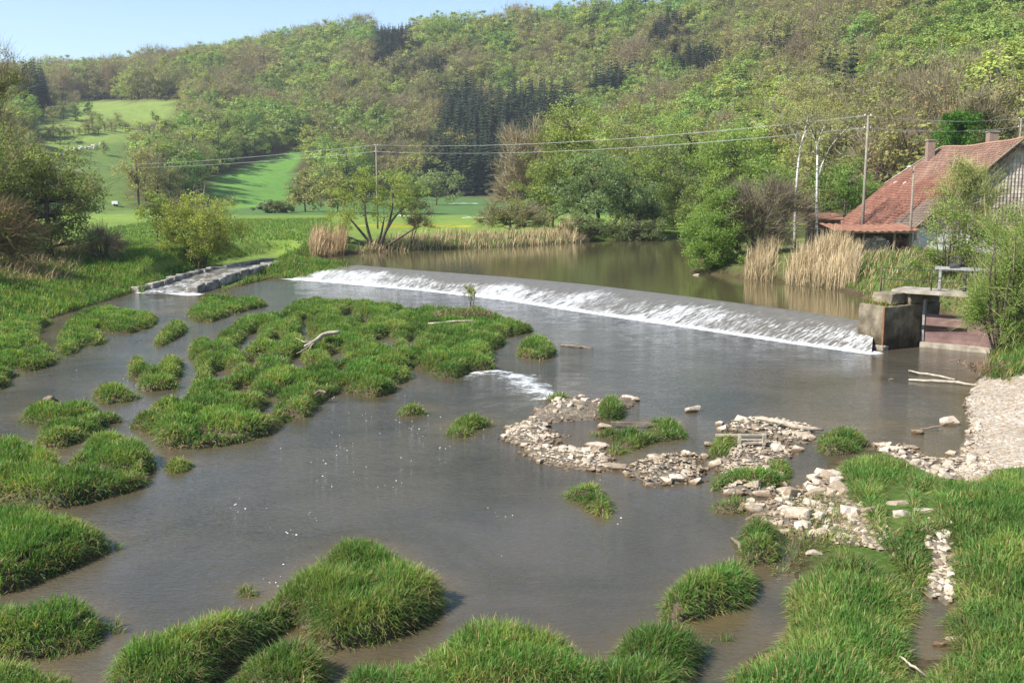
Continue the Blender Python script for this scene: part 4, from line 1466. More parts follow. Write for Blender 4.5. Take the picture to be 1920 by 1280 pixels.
for k in range(5):
    mb = MB()
    mb.box(ax_g * 1.75 + Zv * (0.37 + 0.272 * k), (3.4, 0.10, 0.268), axes=[ax_g, ax_h, Zv], jit=0.004)
    mb.obj("plank", M['gate'], parent=gate)
mb = MB()
mb.box(ax_g * 1.75 + Zv * 0.02 - ax_h * 0.1, (3.6, 0.4, 0.40), axes=[ax_g, ax_h, Zv], jit=0.02)
mb.obj("sill", M['pale_concrete'], parent=gate)
mb = MB()
mb.box(ax_g * 0.02 + Zv * 1.1 - ax_h * 0.02, (0.12, 0.24, 2.4), axes=[ax_g, ax_h, Zv])
mb.obj("guide_rail", M['grey_metal'], parent=gate)
ab = link("abutment_wall", None, label="concrete abutment half hidden by the willow right of the sluice gate", cat="wall", loc=tuple(gp + ax_g * 3.5))
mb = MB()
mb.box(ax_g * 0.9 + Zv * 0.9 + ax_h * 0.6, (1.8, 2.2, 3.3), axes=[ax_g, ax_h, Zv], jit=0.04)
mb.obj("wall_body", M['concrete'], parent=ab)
mb = MB()
mb.box(ax_g * 0.9 + Zv * 2.575 + ax_h * 0.6, (1.9, 2.3, 0.05), axes=[ax_g, ax_h, Zv], jit=0.01)
mb.obj("coping", M['pale_concrete'], parent=ab)

# ------------------------------------------------------------------ mill house
def v3(*a):
    return np.array(a, float)


HX0, HXR, HY0, HY1, HZE, HZR = 30.0, 37.6, 75.0, 91.0, 4.55, 11.15
house = link("mill_house", None, label="old mill house with large patched red tile roof behind the sluice", cat="house", loc=(HX0, HY0, 2.4))
HO = v3(HX0, HY0, 2.4)


def slope_pt(a, b):
    """a 0..1 eave to ridge on the left slope, b metres along the roof"""
    sag = -0.22 * math.sin(math.pi * min(max(b / 16.4, 0), 1)) * (0.4 + 0.6 * a) + 0.035 * math.sin(b * 0.9 + a * 3)
    return v3(HX0 - 0.7 + (HXR - HX0 + 0.7) * a, HY0 - 0.5 + b, HZE - 0.5 + (HZR - HZE + 0.5) * a + sag) - HO


EL, RL = 16.9, 14.2            # eave length, ridge length (the far end is cut back as a hip)
sl_len = math.hypot(HXR - HX0 + 0.7, HZR - HZE + 0.5)
nc = int(sl_len / 0.30)
mb = MB()
nrm = v3(-(HZR - HZE), 0, HXR - HX0)
nrm /= np.linalg.norm(nrm)
for i in range(nc):
    a0, a1 = i / nc, (i + 1.25) / nc
    cnt = int(EL / 0.27)
    for j in range(cnt):
        b0 = j * 0.27 + (0.13 if i % 2 else 0)
        far = EL if a0 < 0.55 else EL - (EL - RL) * (a0 - 0.55) / 0.45
        if b0 + 0.25 > far:
            continue
        lift = rng.uniform(0, 0.02)
        p = [slope_pt(a0, b0), slope_pt(a0, b0 + 0.25), slope_pt(min(a1, 1.0), b0 + 0.25), slope_pt(min(a1, 1.0), b0)]
        top = [p[0] + nrm * (0.07 + lift), p[1] + nrm * (0.07 + lift), p[2] + nrm * 0.035, p[3] + nrm * 0.035]
        mid = ((p[0] + p[3]) / 2 - (p[0] + p[1]) / 2) * 0 + nrm * 0.045
        ridge0, ridge1 = (top[0] + top[1]) / 2 + nrm * 0.05, (top[2] + top[3]) / 2 + nrm * 0.045
        # weathering: orange field, grey old patch at the near foot, pale brown towards the ridge and near verge
        bb, aa = b0 / EL, a0
        n_ = float(noise(np.array([b0 / 1.7]), np.array([a0 * 6.0]), 3)[0])
        old = np.clip(0.22 * n_ + 1.5 * sstep(0.30, 0.16, bb + 0.18 * (n_ - .5)) * sstep(0.42, 0.3, aa) + 0.9 * sstep(0.52, 0.8, aa + 0.35 * (n_ - .5)), 0, 1)
        red = v3(0.215, 0.092, 0.060) * (0.75 + 0.5 * n_)
        grey = v3(0.165, 0.122, 0.092) * (0.8 + 0.5 * n_)
        if aa > 0.5:
            grey = v3(0.215, 0.128, 0.092) * (0.8 + 0.5 * n_)
        col = (red * (1 - old) + grey * old) * rng.uniform(0.72, 1.2)
        if rng.random() < 0.005 and aa > 0.4:
            col = v3(0.55, 0.5, 0.45)
        mb.add([top[0], ridge0, top[1], top[2], ridge1, top[3], p[0], p[1]], quads=[[0, 1, 4, 5], [1, 2, 3, 4]], tris=[[6, 1, 0], [6, 7, 1], [7, 2, 1]], col=col)
roof = link("roof", None, parent=house)
mb.obj("tiles", M['tile'], parent=roof, kind="stuff")
mb = MB()                                                          # boarding under the tiles and the hidden right slope
e0, e1, r0_, r1_ = slope_pt(0, 0), slope_pt(0, EL), slope_pt(1, 0), slope_pt(1, RL)
m1 = slope_pt(0.55, EL)
q0 = v3(2 * HXR - HX0 + 0.7, HY0 - 0.5, HZE - 0.5) - HO
q1 = v3(2 * HXR - HX0 + 0.7, HY1 + 0.4, HZE - 0.5) - HO
dn = v3(0, 0, -0.42)
mb.add([e0 + dn * .5, e1 + dn * .5, m1 + dn, r1_ + dn, r0_ + dn, q0, q1], quads=[[0, 4, 3, 2], [4, 5, 6, 3]], tris=[[0, 2, 1], [3, 6, 1]], col=(0.25, 0.16, 0.12))
mb.obj("roof_boarding", M['tile'], parent=roof)
mb = MB()                                                          # pale mortar along the cut-back verge, near barge board
pts = [slope_pt(a, (EL - (EL - RL) * max(0, a - 0.55) / 0.45)) + nrm * 0.12 for a in np.linspace(0.55, 1, 6)]
mb.tube(pts, 0.07, 5)
mb.obj("verge_mortar", M['pale_concrete'], parent=roof)
mb = MB()
mb.tube([slope_pt(a, 0) + nrm * 0.04 for a in np.linspace(0, 1, 7)], 0.09, 4)
mb.obj("barge_board", M['old_wood'], parent=roof)
mb = MB()
mb.tube([slope_pt(1.0, b) + v3(0, 0, 0.08) for b in np.linspace(0, RL, 12)], 0.13, 6, col=(0.34, 0.2, 0.14))
mb.obj("ridge_tiles", M['tile'], parent=roof)
for px, top, wv, dd in ((1745, 264, 0.62, 88.0), (1861, 248, 0.75, 84.0)):
    pc = D(px, top, dd)
    mb = MB()
    zb = 9.2 if px < 1800 else 10.3
    mb.box(v3(pc[0], dd, (pc[2] + zb) / 2) - HO, (wv, wv, pc[2] - zb), jit=0.01)
    ch = mb.obj("chimney", M['brick'], parent=roof)
    mb = MB()
    mb.box(v3(pc[0], dd, pc[2] + 0.04) - HO, (wv + 0.12, wv + 0.12, 0.09), jit=0.01)
    mb.obj("chimney_cap", M['pale_concrete'], parent=roof)
# walls: whitewashed base, tile-hung gable above
mb = MB()
W_ = 2 * HXR - HX0
mb.add(v3(0, 0, 0) + [v3(HX0, HY0, 1.6) - HO, v3(W_, HY0, 1.6) - HO, v3(W_, HY0, HZE + 0.1) - HO, v3(HX0, HY0, HZE + 0.1) - HO,
                      v3(HX0, HY1, 1.6) - HO, v3(W_, HY1, 1.6) - HO, v3(W_, HY1, HZE + 0.1) - HO, v3(HX0, HY1, HZE + 0.1) - HO],
       quads=[[0, 1, 2, 3], [1, 5, 6, 2], [5, 4, 7, 6], [4, 0, 3, 7]])
mb.obj("wall", M['plaster'], parent=house)
mb = MB()
mb.add([v3(HX0, HY0 - 0.02, HZE + 0.1) - HO, v3(W_, HY0 - 0.02, HZE + 0.1) - HO, v3(HXR, HY0 - 0.02, HZR - 0.15) - HO], tris=[[0, 1, 2]])
mb.obj("gable_boarding", M['old_wood'], parent=house)
mb = MB()
for r in range(24):                                                # hung tiles in ribbed columns on the near gable
    z = HZE - 0.15 + r * 0.28
    for k in range(58):
        x = HX0 + 0.15 + k * 0.26
        half = (HZR - 0.35 - z) * (HXR - HX0) / (HZR - HZE)
        if abs(x + 0.1 - HXR) > half or x < HX0 + 0.9 + (0 if z > 5.2 else 0):
            continue
        n_ = float(noise(np.array([x / 1.2]), np.array([z / 1.2]), 3)[0])
        col = (v3(0.36, 0.31, 0.27) * n_ * 1.9 * 0.6 + v3(0.34, 0.27, 0.23) * 0.45) * rng.uniform(0.7, 1.2)
        mb.add([v3(x, HY0 - 0.05, z) - HO, v3(x + 0.12, HY0 - 0.12, z) - HO, v3(x + 0.24, HY0 - 0.05, z) - HO,
                v3(x, HY0 - 0.035, z + 0.30) - HO, v3(x + 0.12, HY0 - 0.075, z + 0.30) - HO, v3(x + 0.24, HY0 - 0.035, z + 0.30) - HO],
               quads=[[0, 1, 4, 3], [1, 2, 5, 4]], tris=[[0, 2, 1]], col=col)
mb.obj("hung_tiles", M['hung_tile'], parent=house, kind="stuff")

# woodshed with lean roof and firewood
SX0, SX1, SY0, SY1 = 23.3, 29.2, 72.2, 75.6
shed = link("woodshed", None, label="low open woodshed with rusty sheet roof in front of the mill house", cat="shed", loc=(SX0, SY0, 2.3))
SO = v3(SX0, SY0, 2.3)
xs_ = np.linspace(SX0 - 0.3, SX1 + 0.2, 60)
V = []
for x in xs_:
    w = 0.035 * math.sin((x - SX0) * 12.0) - 0.10 * math.sin((x - SX0) / (SX1 - SX0) * 3.1)
    for (y, z) in ((SY0 - 0.35, 4.62), (SY1, 4.98)):
        V += [v3(x, y, z + w) - SO, v3(x, y, z + w - 0.05) - SO]
q = []
for i in range(59):
    b = i * 4
    q += [[b, b + 4, b + 6, b + 2], [b + 1, b + 3, b + 7, b + 5], [b, b + 1, b + 5, b + 4], [b + 2, b + 6, b + 7, b + 3]]
mb = MB()
mb.add(V, quads=q)
mb.obj("sheet_roof", M['corrugated'], parent=shed)
for x in (SX0 + 0.1, 25.4, 27.6, SX1 - 0.1):
    for y in (SY0, SY1 - 0.2):
        mb = MB()
        mb.box(v3(x, y, 3.4) - SO, (0.14, 0.14, 2.4 if y > SY0 else 2.2), jit=0.005)
        mb.obj("post", M['old_wood'], parent=shed)
mb = MB()
mb.box(v3((SX0 + SX1) / 2, SY0 - 0.05, 4.45) - SO, (SX1 - SX0, 0.12, 0.16))
mb.obj("fascia_beam", M['wood'], parent=shed)
mb = MB()
mb.box(v3((SX0 + SX1) / 2, SY1 - 0.05, 3.5) - SO, (SX1 - SX0, 0.08, 2.5))
mb.obj("back_boards", M['old_wood'], parent=shed)


def log_stack(x0, x1, y, z0, z1, tone, lab):
    root = link("firewood_stack", None, label=lab, cat="firewood", group="firewood stacks in the shed", loc=(x0, y, z0))
    mb = MB()
    r = 0.085
    z, row = z0 + r, 0
    while z < z1:
        x = x0 + r + (r if row % 2 else 0)
        while x < x1:
            if z < z1 - 0.35 * abs((x - (x0 + x1) / 2) / (x1 - x0)) * 2:
                rr = r * rng.uniform(0.75, 1.1)
                mb.tube([v3(x - x0, rng.uniform(-0.06, 0.04), z - z0), v3(x - x0, 0.9, z - z0)], rr, 6, col=v3(*tone) * rng.uniform(0.55, 1.3))
            x += 2 * r
        z += r * 1.75
        row += 1
    mb.obj("logs", M['logs'], parent=root, kind="stuff")


log_stack(23.6, 25.2, 72.6, 2.5, 3.9, (0.40, 0.30, 0.18), "brown firewood stack at the left end of the shed")
log_stack(25.5, 27.4, 72.5, 2.5, 4.2, (0.55, 0.47, 0.34), "pale cut-end firewood stack in the middle of the shed")
log_stack(27.7, 28.9, 72.9, 2.5, 4.1, (0.22, 0.13, 0.085), "dark reddish firewood stack at the right end of the shed")
shed2 = link("lean_to_shed", None, label="small lean-to with bright orange roof behind the birch", cat="shed", loc=(24.0, 80, 2.4))
mb = MB()
mb.box(v3(0.9, 0, 2.95), (2.5, 2.4, 0.12), axes=[v3(1, 0, 0), v3(0, 0.98, 0.17), v3(0, -0.17, 0.98)])
mb.obj("sheet_roof", M['corrugated'], parent=shed2)
mb = MB()
mb.box(v3(0.9, 0.3, 1.3), (2.2, 1.8, 3.0), jit=0.02)
mb.obj("wall", M['old_wood'], parent=shed2)


# ------------------------------------------------------------------ poles and wires
def pole(x, y, top, lab, lamp=False, r=0.13, arms=True, base=None):
    b = gz(x, y) if base is None else base
    root = link("utility_pole" if not lamp else "lamp_post", None, label=lab, cat="utility pole" if not lamp else "lamp post", loc=(x, y, b - 0.3))
    mb = MB()
    mb.tube([v3(0, 0, 0), v3(0, 0, (top - b) * 0.5), v3(0, 0, top - b + 0.3)], [r, r * 0.85, r * 0.65], 8)
    mb.obj("shaft", M['pole'], smooth=True, parent=root)
    h = top - b + 0.3
    if lamp:
        mb = MB()
        mb.tube([v3(0, 0, h - 0.1), v3(-0.2, -0.05, h + 0.02), v3(-0.42, -0.1, h - 0.02)], 0.035, 5)
        mb.obj("bracket", M['grey_metal'], parent=root)
        mb = MB()
        mb.tube([v3(-0.4, -0.1, h + 0.03), v3(-0.4, -0.1, h - 0.04), v3(-0.4, -0.1, h - 0.12)], [0.08, 0.16, 0.1], 8)
        mb.obj("lamp_head", M['insulator'], parent=root)
    elif arms:
        for dz in (0.1, 1.0):
            for s in (-1, 1):
                mb = MB()
                mb.tube([v3(0, 0, h - dz), v3(0.22 * s, 0.05, h - dz), v3(0.22 * s, 0.05, h - dz + 0.12)], 0.02, 4)
                ib = mb.obj("hook", M['dark_metal'], parent=root)
                mb = MB()
                mb.tube([v3(0.22 * s, 0.05, h - dz + 0.08), v3(0.22 * s, 0.05, h - dz + 0.22)], [0.055, 0.04], 6)
                mb.obj("insulator", M['insulator'], parent=root)
    return v3(x, y, top)


pA = D(705, 272, 140)
pA_ = pole(pA[0], 140, pA[2], "wooden power pole standing on the meadow beyond the far bank bush")
pB = D(1628, 217, 76.4)
pB_ = pole(pB[0], 76.4, pB[2], "tall wooden power pole between the woodshed and the mill house roof")
pC = D(1915, 222, 112)
pC_ = pole(pC[0], 112, pC[2], "power pole rising behind the mill roof at the right edge", base=3.0)
pD = D(95, 306, 340)
pD_ = pole(pD[0], 340, pD[2], "far power pole hidden behind the left bank trees")
pE = D(1250, 250, 190)
pole(pE[0], 190, pE[2], "thin pole among the trees beyond the river, under the wires", arms=False, r=0.16)
pL = D(1714, 312, 72.6)
pole(pL[0], 72.6, pL[2], "shorter wooden lamp post in front of the white mill wall", lamp=True, r=0.11)


def wire(a, b, dz, off, sag, lab):
    d = (b - a)[:2]
    n = np.array([-d[1], d[0]]) / np.linalg.norm(d) * off
    t = np.linspace(0, 1, 28)
    pts = a[None] * (1 - t)[:, None] + b[None] * t[:, None]
    pts[:, :2] += n
    pts[:, 2] += dz + 0.12 - sag * 4 * t * (1 - t)
    mb = MB()
    mb.tube(pts - pts[0], 0.012, 4)
    mb.obj("power_line", M['wire'], label=lab, cat="power line", group="wires between the poles", loc=tuple(pts[0]))


for a, b, sag, w in ((pA_, pB_, 0.9, "from meadow pole to woodshed pole"), (pB_, pC_, 0.4, "from the woodshed pole to the right edge"), (pD_, pA_, 1.4, "running left from the meadow pole")):
    for dz, lev in ((-0.1, "upper"), (-1.0, "lower")):
        for off, sd_ in ((0.22, "far"), (-0.22, "near")):
            wire(a, b, dz, off, sag, f"{sd_} wire of the {lev} pair {w}")


# ------------------------------------------------------------------ trees and shrubs
SPRING = v3(0.245, 0.310, 0.082)
LIME = v3(0.305, 0.365, 0.088)
OLIVE = v3(0.275, 0.285, 0.104)
GREYG = v3(0.205, 0.255, 0.105)
FRESH = v3(0.075, 0.170, 0.018)
DEEP = v3(0.070, 0.110, 0.028)
BROWN = v3(0.235, 0.190, 0.115)
DRYB = v3(0.155, 0.105, 0.055)


def leaves(C, n, rc, size, col, r, up=0.35, var=0.35, asp=0.55, out=0.9, center=None):
    """n leaf quads spread round each clump centre C (k,3) with radius rc (k,)"""
    k = len(C)
    ci = r.integers(0, k, n)
    d = r.normal(0, 1, (n, 3))
    d /= np.linalg.norm(d, axis=1, keepdims=True)
    rad = rc[ci] * r.random(n) ** 0.45
    pos = C[ci] + d * rad[:, None] * np.array([1, 1, 0.75])
    nv = unit2(r.normal(0, 1, (n, 3)) * 0.7 + d * out + np.array([0, 0, up]))
    if center is not None:
        nv = unit2(nv * 0.75 + unit2(pos - center) * 1.0)
    a = unit2(np.cross(nv, r.normal(0, 1, (n, 3))))
    b = np.cross(nv, a)
    s = (size * r.uniform(0.6, 1.35, n))[:, None]
    V = np.stack([pos - a * s * 0.5, pos - b * s * asp * 0.5 + nv * s * 0.08, pos + a * s * 0.5, pos + b * s * asp * 0.5 + nv * s * 0.08], 1).reshape(-1, 3)
    cl = r.uniform(1 - var * 0.6, 1 + var * 0.6, k)[ci] * r.uniform(1 - var * 0.7, 1 + var * 0.7, n)
    hue = r.normal(0, 0.06, (n, 1)) * np.array([1.0, 0.2, -0.3])
    c = col * cl[:, None] * (1 + hue)
    q = np.arange(n * 4).reshape(-1, 4)
    return V, q, np.repeat(np.clip(c, 0.004, 1), 4, 0)


def crown_clumps(ell, k, r, shell=0.6):
    out, rad = [], []
    vol = np.array([e[3] * e[4] * e[5] for e in ell]) ** 0.67
    cnt = np.maximum(2, (k * vol / vol.sum()).astype(int))
    for e, m in zip(ell, cnt):
        d = r.normal(0, 1, (m, 3))
        d /= np.linalg.norm(d, axis=1, keepdims=True)
        f = shell + (1 - shell) * r.random(m)
        f = np.where(r.random(m) < 0.25, r.random(m) * shell, f)
        out.append(np.array(e[:3]) + d * f[:, None] * np.array(e[3:]))
        rad.append(np.full(m, (e[3] * e[4] * e[5]) ** (1 / 3)) * r.uniform(0.22, 0.42, m))
    return np.concatenate(out), np.concatenate(rad)


def limb_pts(a, b, r, bend=0.12, n=5):
    t = np.linspace(0, 1, n)
    d = b - a
    L = np.linalg.norm(d)
    off = r.normal(0, bend * L, 3)
    mid = np.sin(t * math.pi)[:, None] * off
    sagup = (t * (1 - t))[:, None] * np.array([0, 0, 0.35 * L])
    return a + t[:, None] * d + mid + sagup * 0.5


def tree(name, loc, ell, seed, label, cat="tree", nleaf=6000, size=0.28, col=SPRING, clumps=60, stems=None, trunk_r=0.2, bark='bark', twigs=0, twig_col=BROWN, twig_len=1.2, twig_w=0.02,
         group=None, var=0.4, shell=0.6, limbs=None, rc_k=1.0, leafmat='leaf', asp=0.55, up=0.35):
    """root empty > trunk (with limbs), crown (leaf-sized faces in clumps), optional twigs"""
    r = np.random.default_rng(seed)
    root = link(name, None, label=label, cat=cat, group=group, loc=tuple(loc))
    C, rc = crown_clumps(ell, clumps, r, shell)
    rc = rc * rc_k
    zmin = min(e[2] - e[5] for e in ell)
    zmax = max(e[2] + e[5] for e in ell)
    if stems is None:
        stems = [((0, 0, -0.3), (r.normal(0, 0.2), r.normal(0, 0.2), zmin + (zmax - zmin) * 0.7))]
    mb = MB()
    spts = []
    for a, b in stems:
        a, b = np.array(a, float), np.array(b, float)
        p = limb_pts(a, b, r, 0.05, 7)
        rr = trunk_r * np.linspace(1, 0.3, 7) / math.sqrt(max(1, len(stems) * 0.45))
        mb.tube(p, rr, 7)
        spts.append((p, rr))
    nl = len(C) if limbs is None else limbs
    for i in r.permutation(len(C))[:nl]:
        c = C[i]
        best = None
        for p, rr in spts:
            for j in range(1, 7):
                d = np.linalg.norm(p[j] - c) + max(0, p[j][2] - c[2] + 0.2) * 2
                if best is None or d < best[0]:
                    best = (d, p[j], rr[j])
        q = limb_pts(best[1], c, r, 0.08, 4)
        mb.tube(q, np.linspace(min(best[2] * 0.6, 0.03 + 0.012 * best[0]), 0.008, 4), 4)
    mb.obj("trunk", M[bark], smooth=True, parent=root)
    if nleaf:
        V, q, c = leaves(C, nleaf, rc, size, np.asarray(col), r, var=var, asp=asp, up=up)
        link("crown", npmesh("crown", V, [(q, 0)], cols=c), [M[leafmat]], parent=root)
    if twigs:
        ci = r.integers(0, len(C), twigs)
        d0 = r.normal(0, 1, (twigs, 3))
        st = C[ci] + d0 * (rc[ci] * 0.35)[:, None]
        ctr = np.mean(C, 0) - [0, 0, (zmax - zmin) * 0.35]
        dirs = unit2(st - ctr + r.normal(0, 0.5, (twigs, 3)) * np.linalg.norm(st - ctr, axis=1, keepdims=True))
        wv = unit2(np.cross(dirs, r.normal(0, 1, (twigs, 3))))
        L = twig_len * r.uniform(0.4, 1.2, (twigs, 1))
        w = twig_w * r.uniform(0.5, 1.2, (twigs, 1))
        V = np.stack([st - wv * w, st + wv * w, st + dirs * L + wv * w * 0.3, st + dirs * L - wv * w * 0.3], 1).reshape(-1, 3)
        c = np.repeat(np.asarray(twig_col) * r.uniform(0.6, 1.3, (twigs, 1)), 4, 0)
        link("twigs", npmesh("twigs", V, [(np.arange(twigs * 4).reshape(-1, 4), 0)], cols=c), [M['twig']], parent=root, kind="stuff")
    return root


def fan(n, spread, h, r, z0=-0.3):
    out = []
    for i in range(n):
        a = i * 6.283 / n + r.uniform(-0.4, 0.4)
        s = spread * r.uniform(0.35, 1.0)
        out.append(((0.25 * math.cos(a), 0.25 * math.sin(a), z0), (s * math.cos(a), s * math.sin(a), h * r.uniform(0.7, 1.05))))
    return out


def onbank(x, y):
    return (x, y, gz(x, y))


R = np.random.default_rng(11)
# round willow on the left bank
x, y = -27.6, 88
tree("willow_bush", onbank(x, y), [(0, 0, 4.2, 3.9, 3.4, 2.6), (-2.6, 0.5, 4.0, 2.2, 2.2, 1.7), (1.8, 0, 3.0, 2.6, 2.4, 2.2), (-0.5, 0, 5.0, 2.2, 2.2, 1.5), (-1.0, -1.0, 2.0, 2.2, 1.8, 1.7), (1.4, -0.8, 1.8, 1.9, 1.6, 1.5)], 21,
     "round yellow-green willow bush standing alone on the meadow above the fish pass", "bush", 22000, 0.16, LIME * [1.18, 1.14, 1.0], 150, fan(14, 2.6, 4.8, R), 0.15, twigs=900, twig_col=BROWN, twig_len=1.4, twig_w=0.022)
# fan-stemmed bush at the far bank
x, y = P(703, 468, 1.25)[:2]
tree("willow_bush", onbank(x, y + 0.6), [(-2.4, 0, 5.2, 2.3, 2.2, 2.6), (-0.4, 0, 6.6, 2.2, 2.2, 1.9), (2.6, 0.5, 5.8, 2.0, 2.0, 1.9), (3.6, 0, 4.0, 1.4, 1.4, 1.4), (-3.6, 0, 3.4, 1.8, 1.8, 1.9), (-3.0, 0, 1.9, 1.3, 1.4, 1.3), (0.2, 0.6, 4.2, 2.6, 2.0, 1.4)], 22,
     "open willow bush with a fan of dark stems at the far bank waterline", "bush", 9500, 0.17, LIME, 130,
     [((0, 0, -.3), (-3.2, 0, 3.6)), ((-0.2, 0, -.3), (-1.0, 0, 5.4)), ((.2, 0, -.3), (1.9, 0, 6.0)), ((.4, 0, -.3), (3.9, 0, 4.6)), ((.5, 0, -.3), (4.6, 0, 2.2)), ((-.3, 0, -.3), (-3.6, 0, 1.3)), ((.1, 0, -.3), (.9, 0.5, 3.0))], 0.34, limbs=45, rc_k=1.05)
x, y = P(768, 466, 1.25)[:2]
tree("shrub", onbank(x, y + 0.5), [(1.0, 0, 3.0, 1.5, 1.5, 1.3)], 23, "small bare brown shrub right of the fan-stemmed willow", "shrub", 500, 0.16, BROWN, 24, [((0, 0, -.2), (0.9, 0, 2.6)), ((0, 0, -.2), (0.5, 0, 2.4))], 0.09, twigs=900, twig_len=1.0, twig_w=0.018)
# pale bushes on the flat behind
for (u, v, dd, rx, rz, cl, lab) in ((752, 372, 215, 8.5, 7.0, SPRING, "pale round bush in the crop field right of the meadow pole"), (818, 350, 300, 12, 9, GREYG * 1.1, "greyish bush at the foot of the dark spruce stand"),
                                     (572, 372, 235, 6, 7.5, OLIVE, "dull olive bush at the corner of the bright slope field"), (515, 394, 225, 6, 2.0, GREYG * 0.8, "low rounded shrub clump on the edge of the slope field"),
                                     (632, 372, 225, 6, 7, OLIVE * 1.1, "leafy bush left of the meadow pole, at the field edge")):
    p = D(u, v, dd)
    g = gz(p[0], dd)
    tree("field_bush", (p[0], dd, g), [(0, 0, rz * 0.75, rx * 0.6, rx * 0.6, rz * 0.75), (rx * 0.4, 0, rz * 0.6, rx * 0.45, rx * 0.45, rz * 0.55), (-rx * 0.4, 0, rz * 0.55, rx * 0.45, rx * 0.45, rz * 0.5)], int(u), lab, "bush", 2600, 0.6, cl, 60, None, 0.2, limbs=14)

# riverside wood beyond the pool
def riverside(u, v, dd, ell, cl, lab, nleaf=9000, size=0.34, seed=1, twigs=0, name="riverside_tree", clumps=90, **k):
    p = D(u, v, dd)
    return tree(name, (p[0], dd, gz(p[0], dd)), ell, seed, lab, "tree", nleaf, size, cl, clumps, twigs=twigs, group="trees along the far bank", **k)


riverside(1075, 440, 150, [(0, 0, 14, 5.0, 4.5, 5.5), (-3.5, 0, 11, 4, 4, 4.5), (3.0, 0, 10, 4.5, 4, 4.5), (-1, 0, 6, 5.5, 5, 4)], LIME, "tallest lime-green willow on the far bank, right of the spruce stand", 13000, 0.36, 31, clumps=120, trunk_r=0.4)
riverside(1035, 445, 140, [(0, 0, 8.0, 4.5, 4.5, 4.5), (-2.5, 0, 5.0, 3.5, 3.5, 3.5), (2.5, 0, 5.0, 4, 4, 4)], SPRING, "leafy willow at the left front of the far bank trees", 9000, 0.32, 32)
p = D(1112, 447, 131)
tree("alder_tree", onbank(p[0] + 1.0, 131), [(0, 0, 7.6, 5.0, 4.5, 3.0), (-4.0, 0, 5.0, 3.6, 3.6, 2.4), (3.6, 0, 5.0, 4.2, 3.6, 2.6), (0, 0, 4.2, 6, 4.5, 2.0), (6.0, 0, 3.2, 3, 2.6, 1.5)], 33,
     "wide spreading grey-green tree hanging over the far end of the pool", "tree", 15000, 0.30, GREYG * [0.9, 1.0, 1.05], 130, [((0, 0, -.3), (-1.2, 0, 6.5)), ((.5, 0, -.3), (3.6, 0, 5.6)), ((.8, 0, -.3), (6.6, 0, 3.0)), ((-.3, 0, -.3), (-3.8, 0, 4.6))], 0.42, group="trees along the far bank", var=0.55)
riverside(1190, 440, 142, [(0, 0, 7.2, 4.2, 4, 4.2), (3, 0, 5.5, 3.6, 3.4, 3.6), (-3, 0, 5.0, 3.4, 3.4, 3.0)], SPRING * 0.95, "soft green tree behind the overhanging grey-green tree", 9000, 0.32, 34)
riverside(1235, 440, 150, [(0, 0, 9.0, 4.5, 4.5, 4.5), (-2.5, 0, 6, 4, 4, 4), (3, 0, 5.0, 4, 4, 4)], GREYG, "darker green tree at the bend of the pool", 9000, 0.34, 35, twigs=900, twig_w=0.03)
riverside(1290, 430, 165, [(0, 0, 12.0, 6, 5.5, 6), (-3, 0, 7, 5, 5, 5), (4, 0, 8, 5, 5, 5)], SPRING * 1.05, "large pale green tree rising behind the round willow", 12000, 0.38, 36, clumps=110, trunk_r=0.35)
riverside(1370, 420, 150, [(0, 0, 11, 5.5, 5, 5.5), (-3.5, 0, 8, 4, 4, 4.5), (3.5, 0, 7.5, 4, 4, 4.5)], SPRING * [0.95, 1.05, .9], "broad spring-green tree above the grey thicket", 11000, 0.36, 37, clumps=100, trunk_r=0.3)
riverside(1170, 420, 185, [(0, 0, 15, 4.5, 4.5, 8), (0.5, 0, 9, 5, 5, 5)], OLIVE * 1.1, "slim poplar with pale trunk standing behind the far bank trees", 6500, 0.42, 38, bark='bark_grey', trunk_r=0.35)
riverside(985, 445, 150, [(0, 0, 9.5, 4.2, 4, 6.5), (2.5, 0, 7, 3.5, 3.5, 5), (-1.5, 0, 5, 3, 3, 4)], BROWN * [1.15, 1.0, .85], "bare reddish-brown tree left of the lime-green willow", 1500, 0.3, 39, twigs=6500, twig_col=BROWN * 1.25, twig_len=2.2, twig_w=0.035)
riverside(960, 452, 128, [(0, 0, 2.6, 3.4, 2.2, 1.9), (3, 0, 2.0, 2.6, 2, 1.6), (-2.5, 0, 1.8, 2, 2, 1.2)], OLIVE * 0.95, "low olive willow scrub above the reeds of the far bank", 4500, 0.22, 40, twigs=1800, twig_len=1.4, twig_w=0.02, name="riverside_bush")
riverside(1330, 415, 128, [(0, 0, 5.2, 3.6, 3.2, 3.4), (2, 0, 7, 3, 3, 2.6), (-2, 0, 3.5, 2.4, 2.4, 2.2)], SPRING, "yellow-green tree leaning over the pool behind the round willow", 7500, 0.28, 41, stems=[((0, 0, -.3), (-2.5, 0, 4.0)), ((.3, 0, -.3), (1.8, 0, 6.5))])
riverside(1440, 400, 122, [(0, 0, 7.5, 4.2, 4, 4.4), (-3, 0, 5, 3, 3, 3)], SPRING * [0.9, 1.0, .9], "green tree between the thicket and the lean-to shed", 7500, 0.30, 42)
riverside(1580, 385, 118, [(0, 0, 5.8, 4.0, 3.6, 3.6), (3.2, 0, 4.6, 3, 3, 2.6)], SPRING * [.8, .95, .9], "dark green tree just left of the mill roof", 7000, 0.28, 43)
riverside(1175, 452, 127, [(0, 0, 2.2, 3.4, 2.4, 2.0), (3.2, 0, 1.8, 2.4, 2.2, 1.7)], GREYG * 0.9, "low grey-green scrub under the overhanging tree", 6000, 0.24, 46, name="riverside_bush")
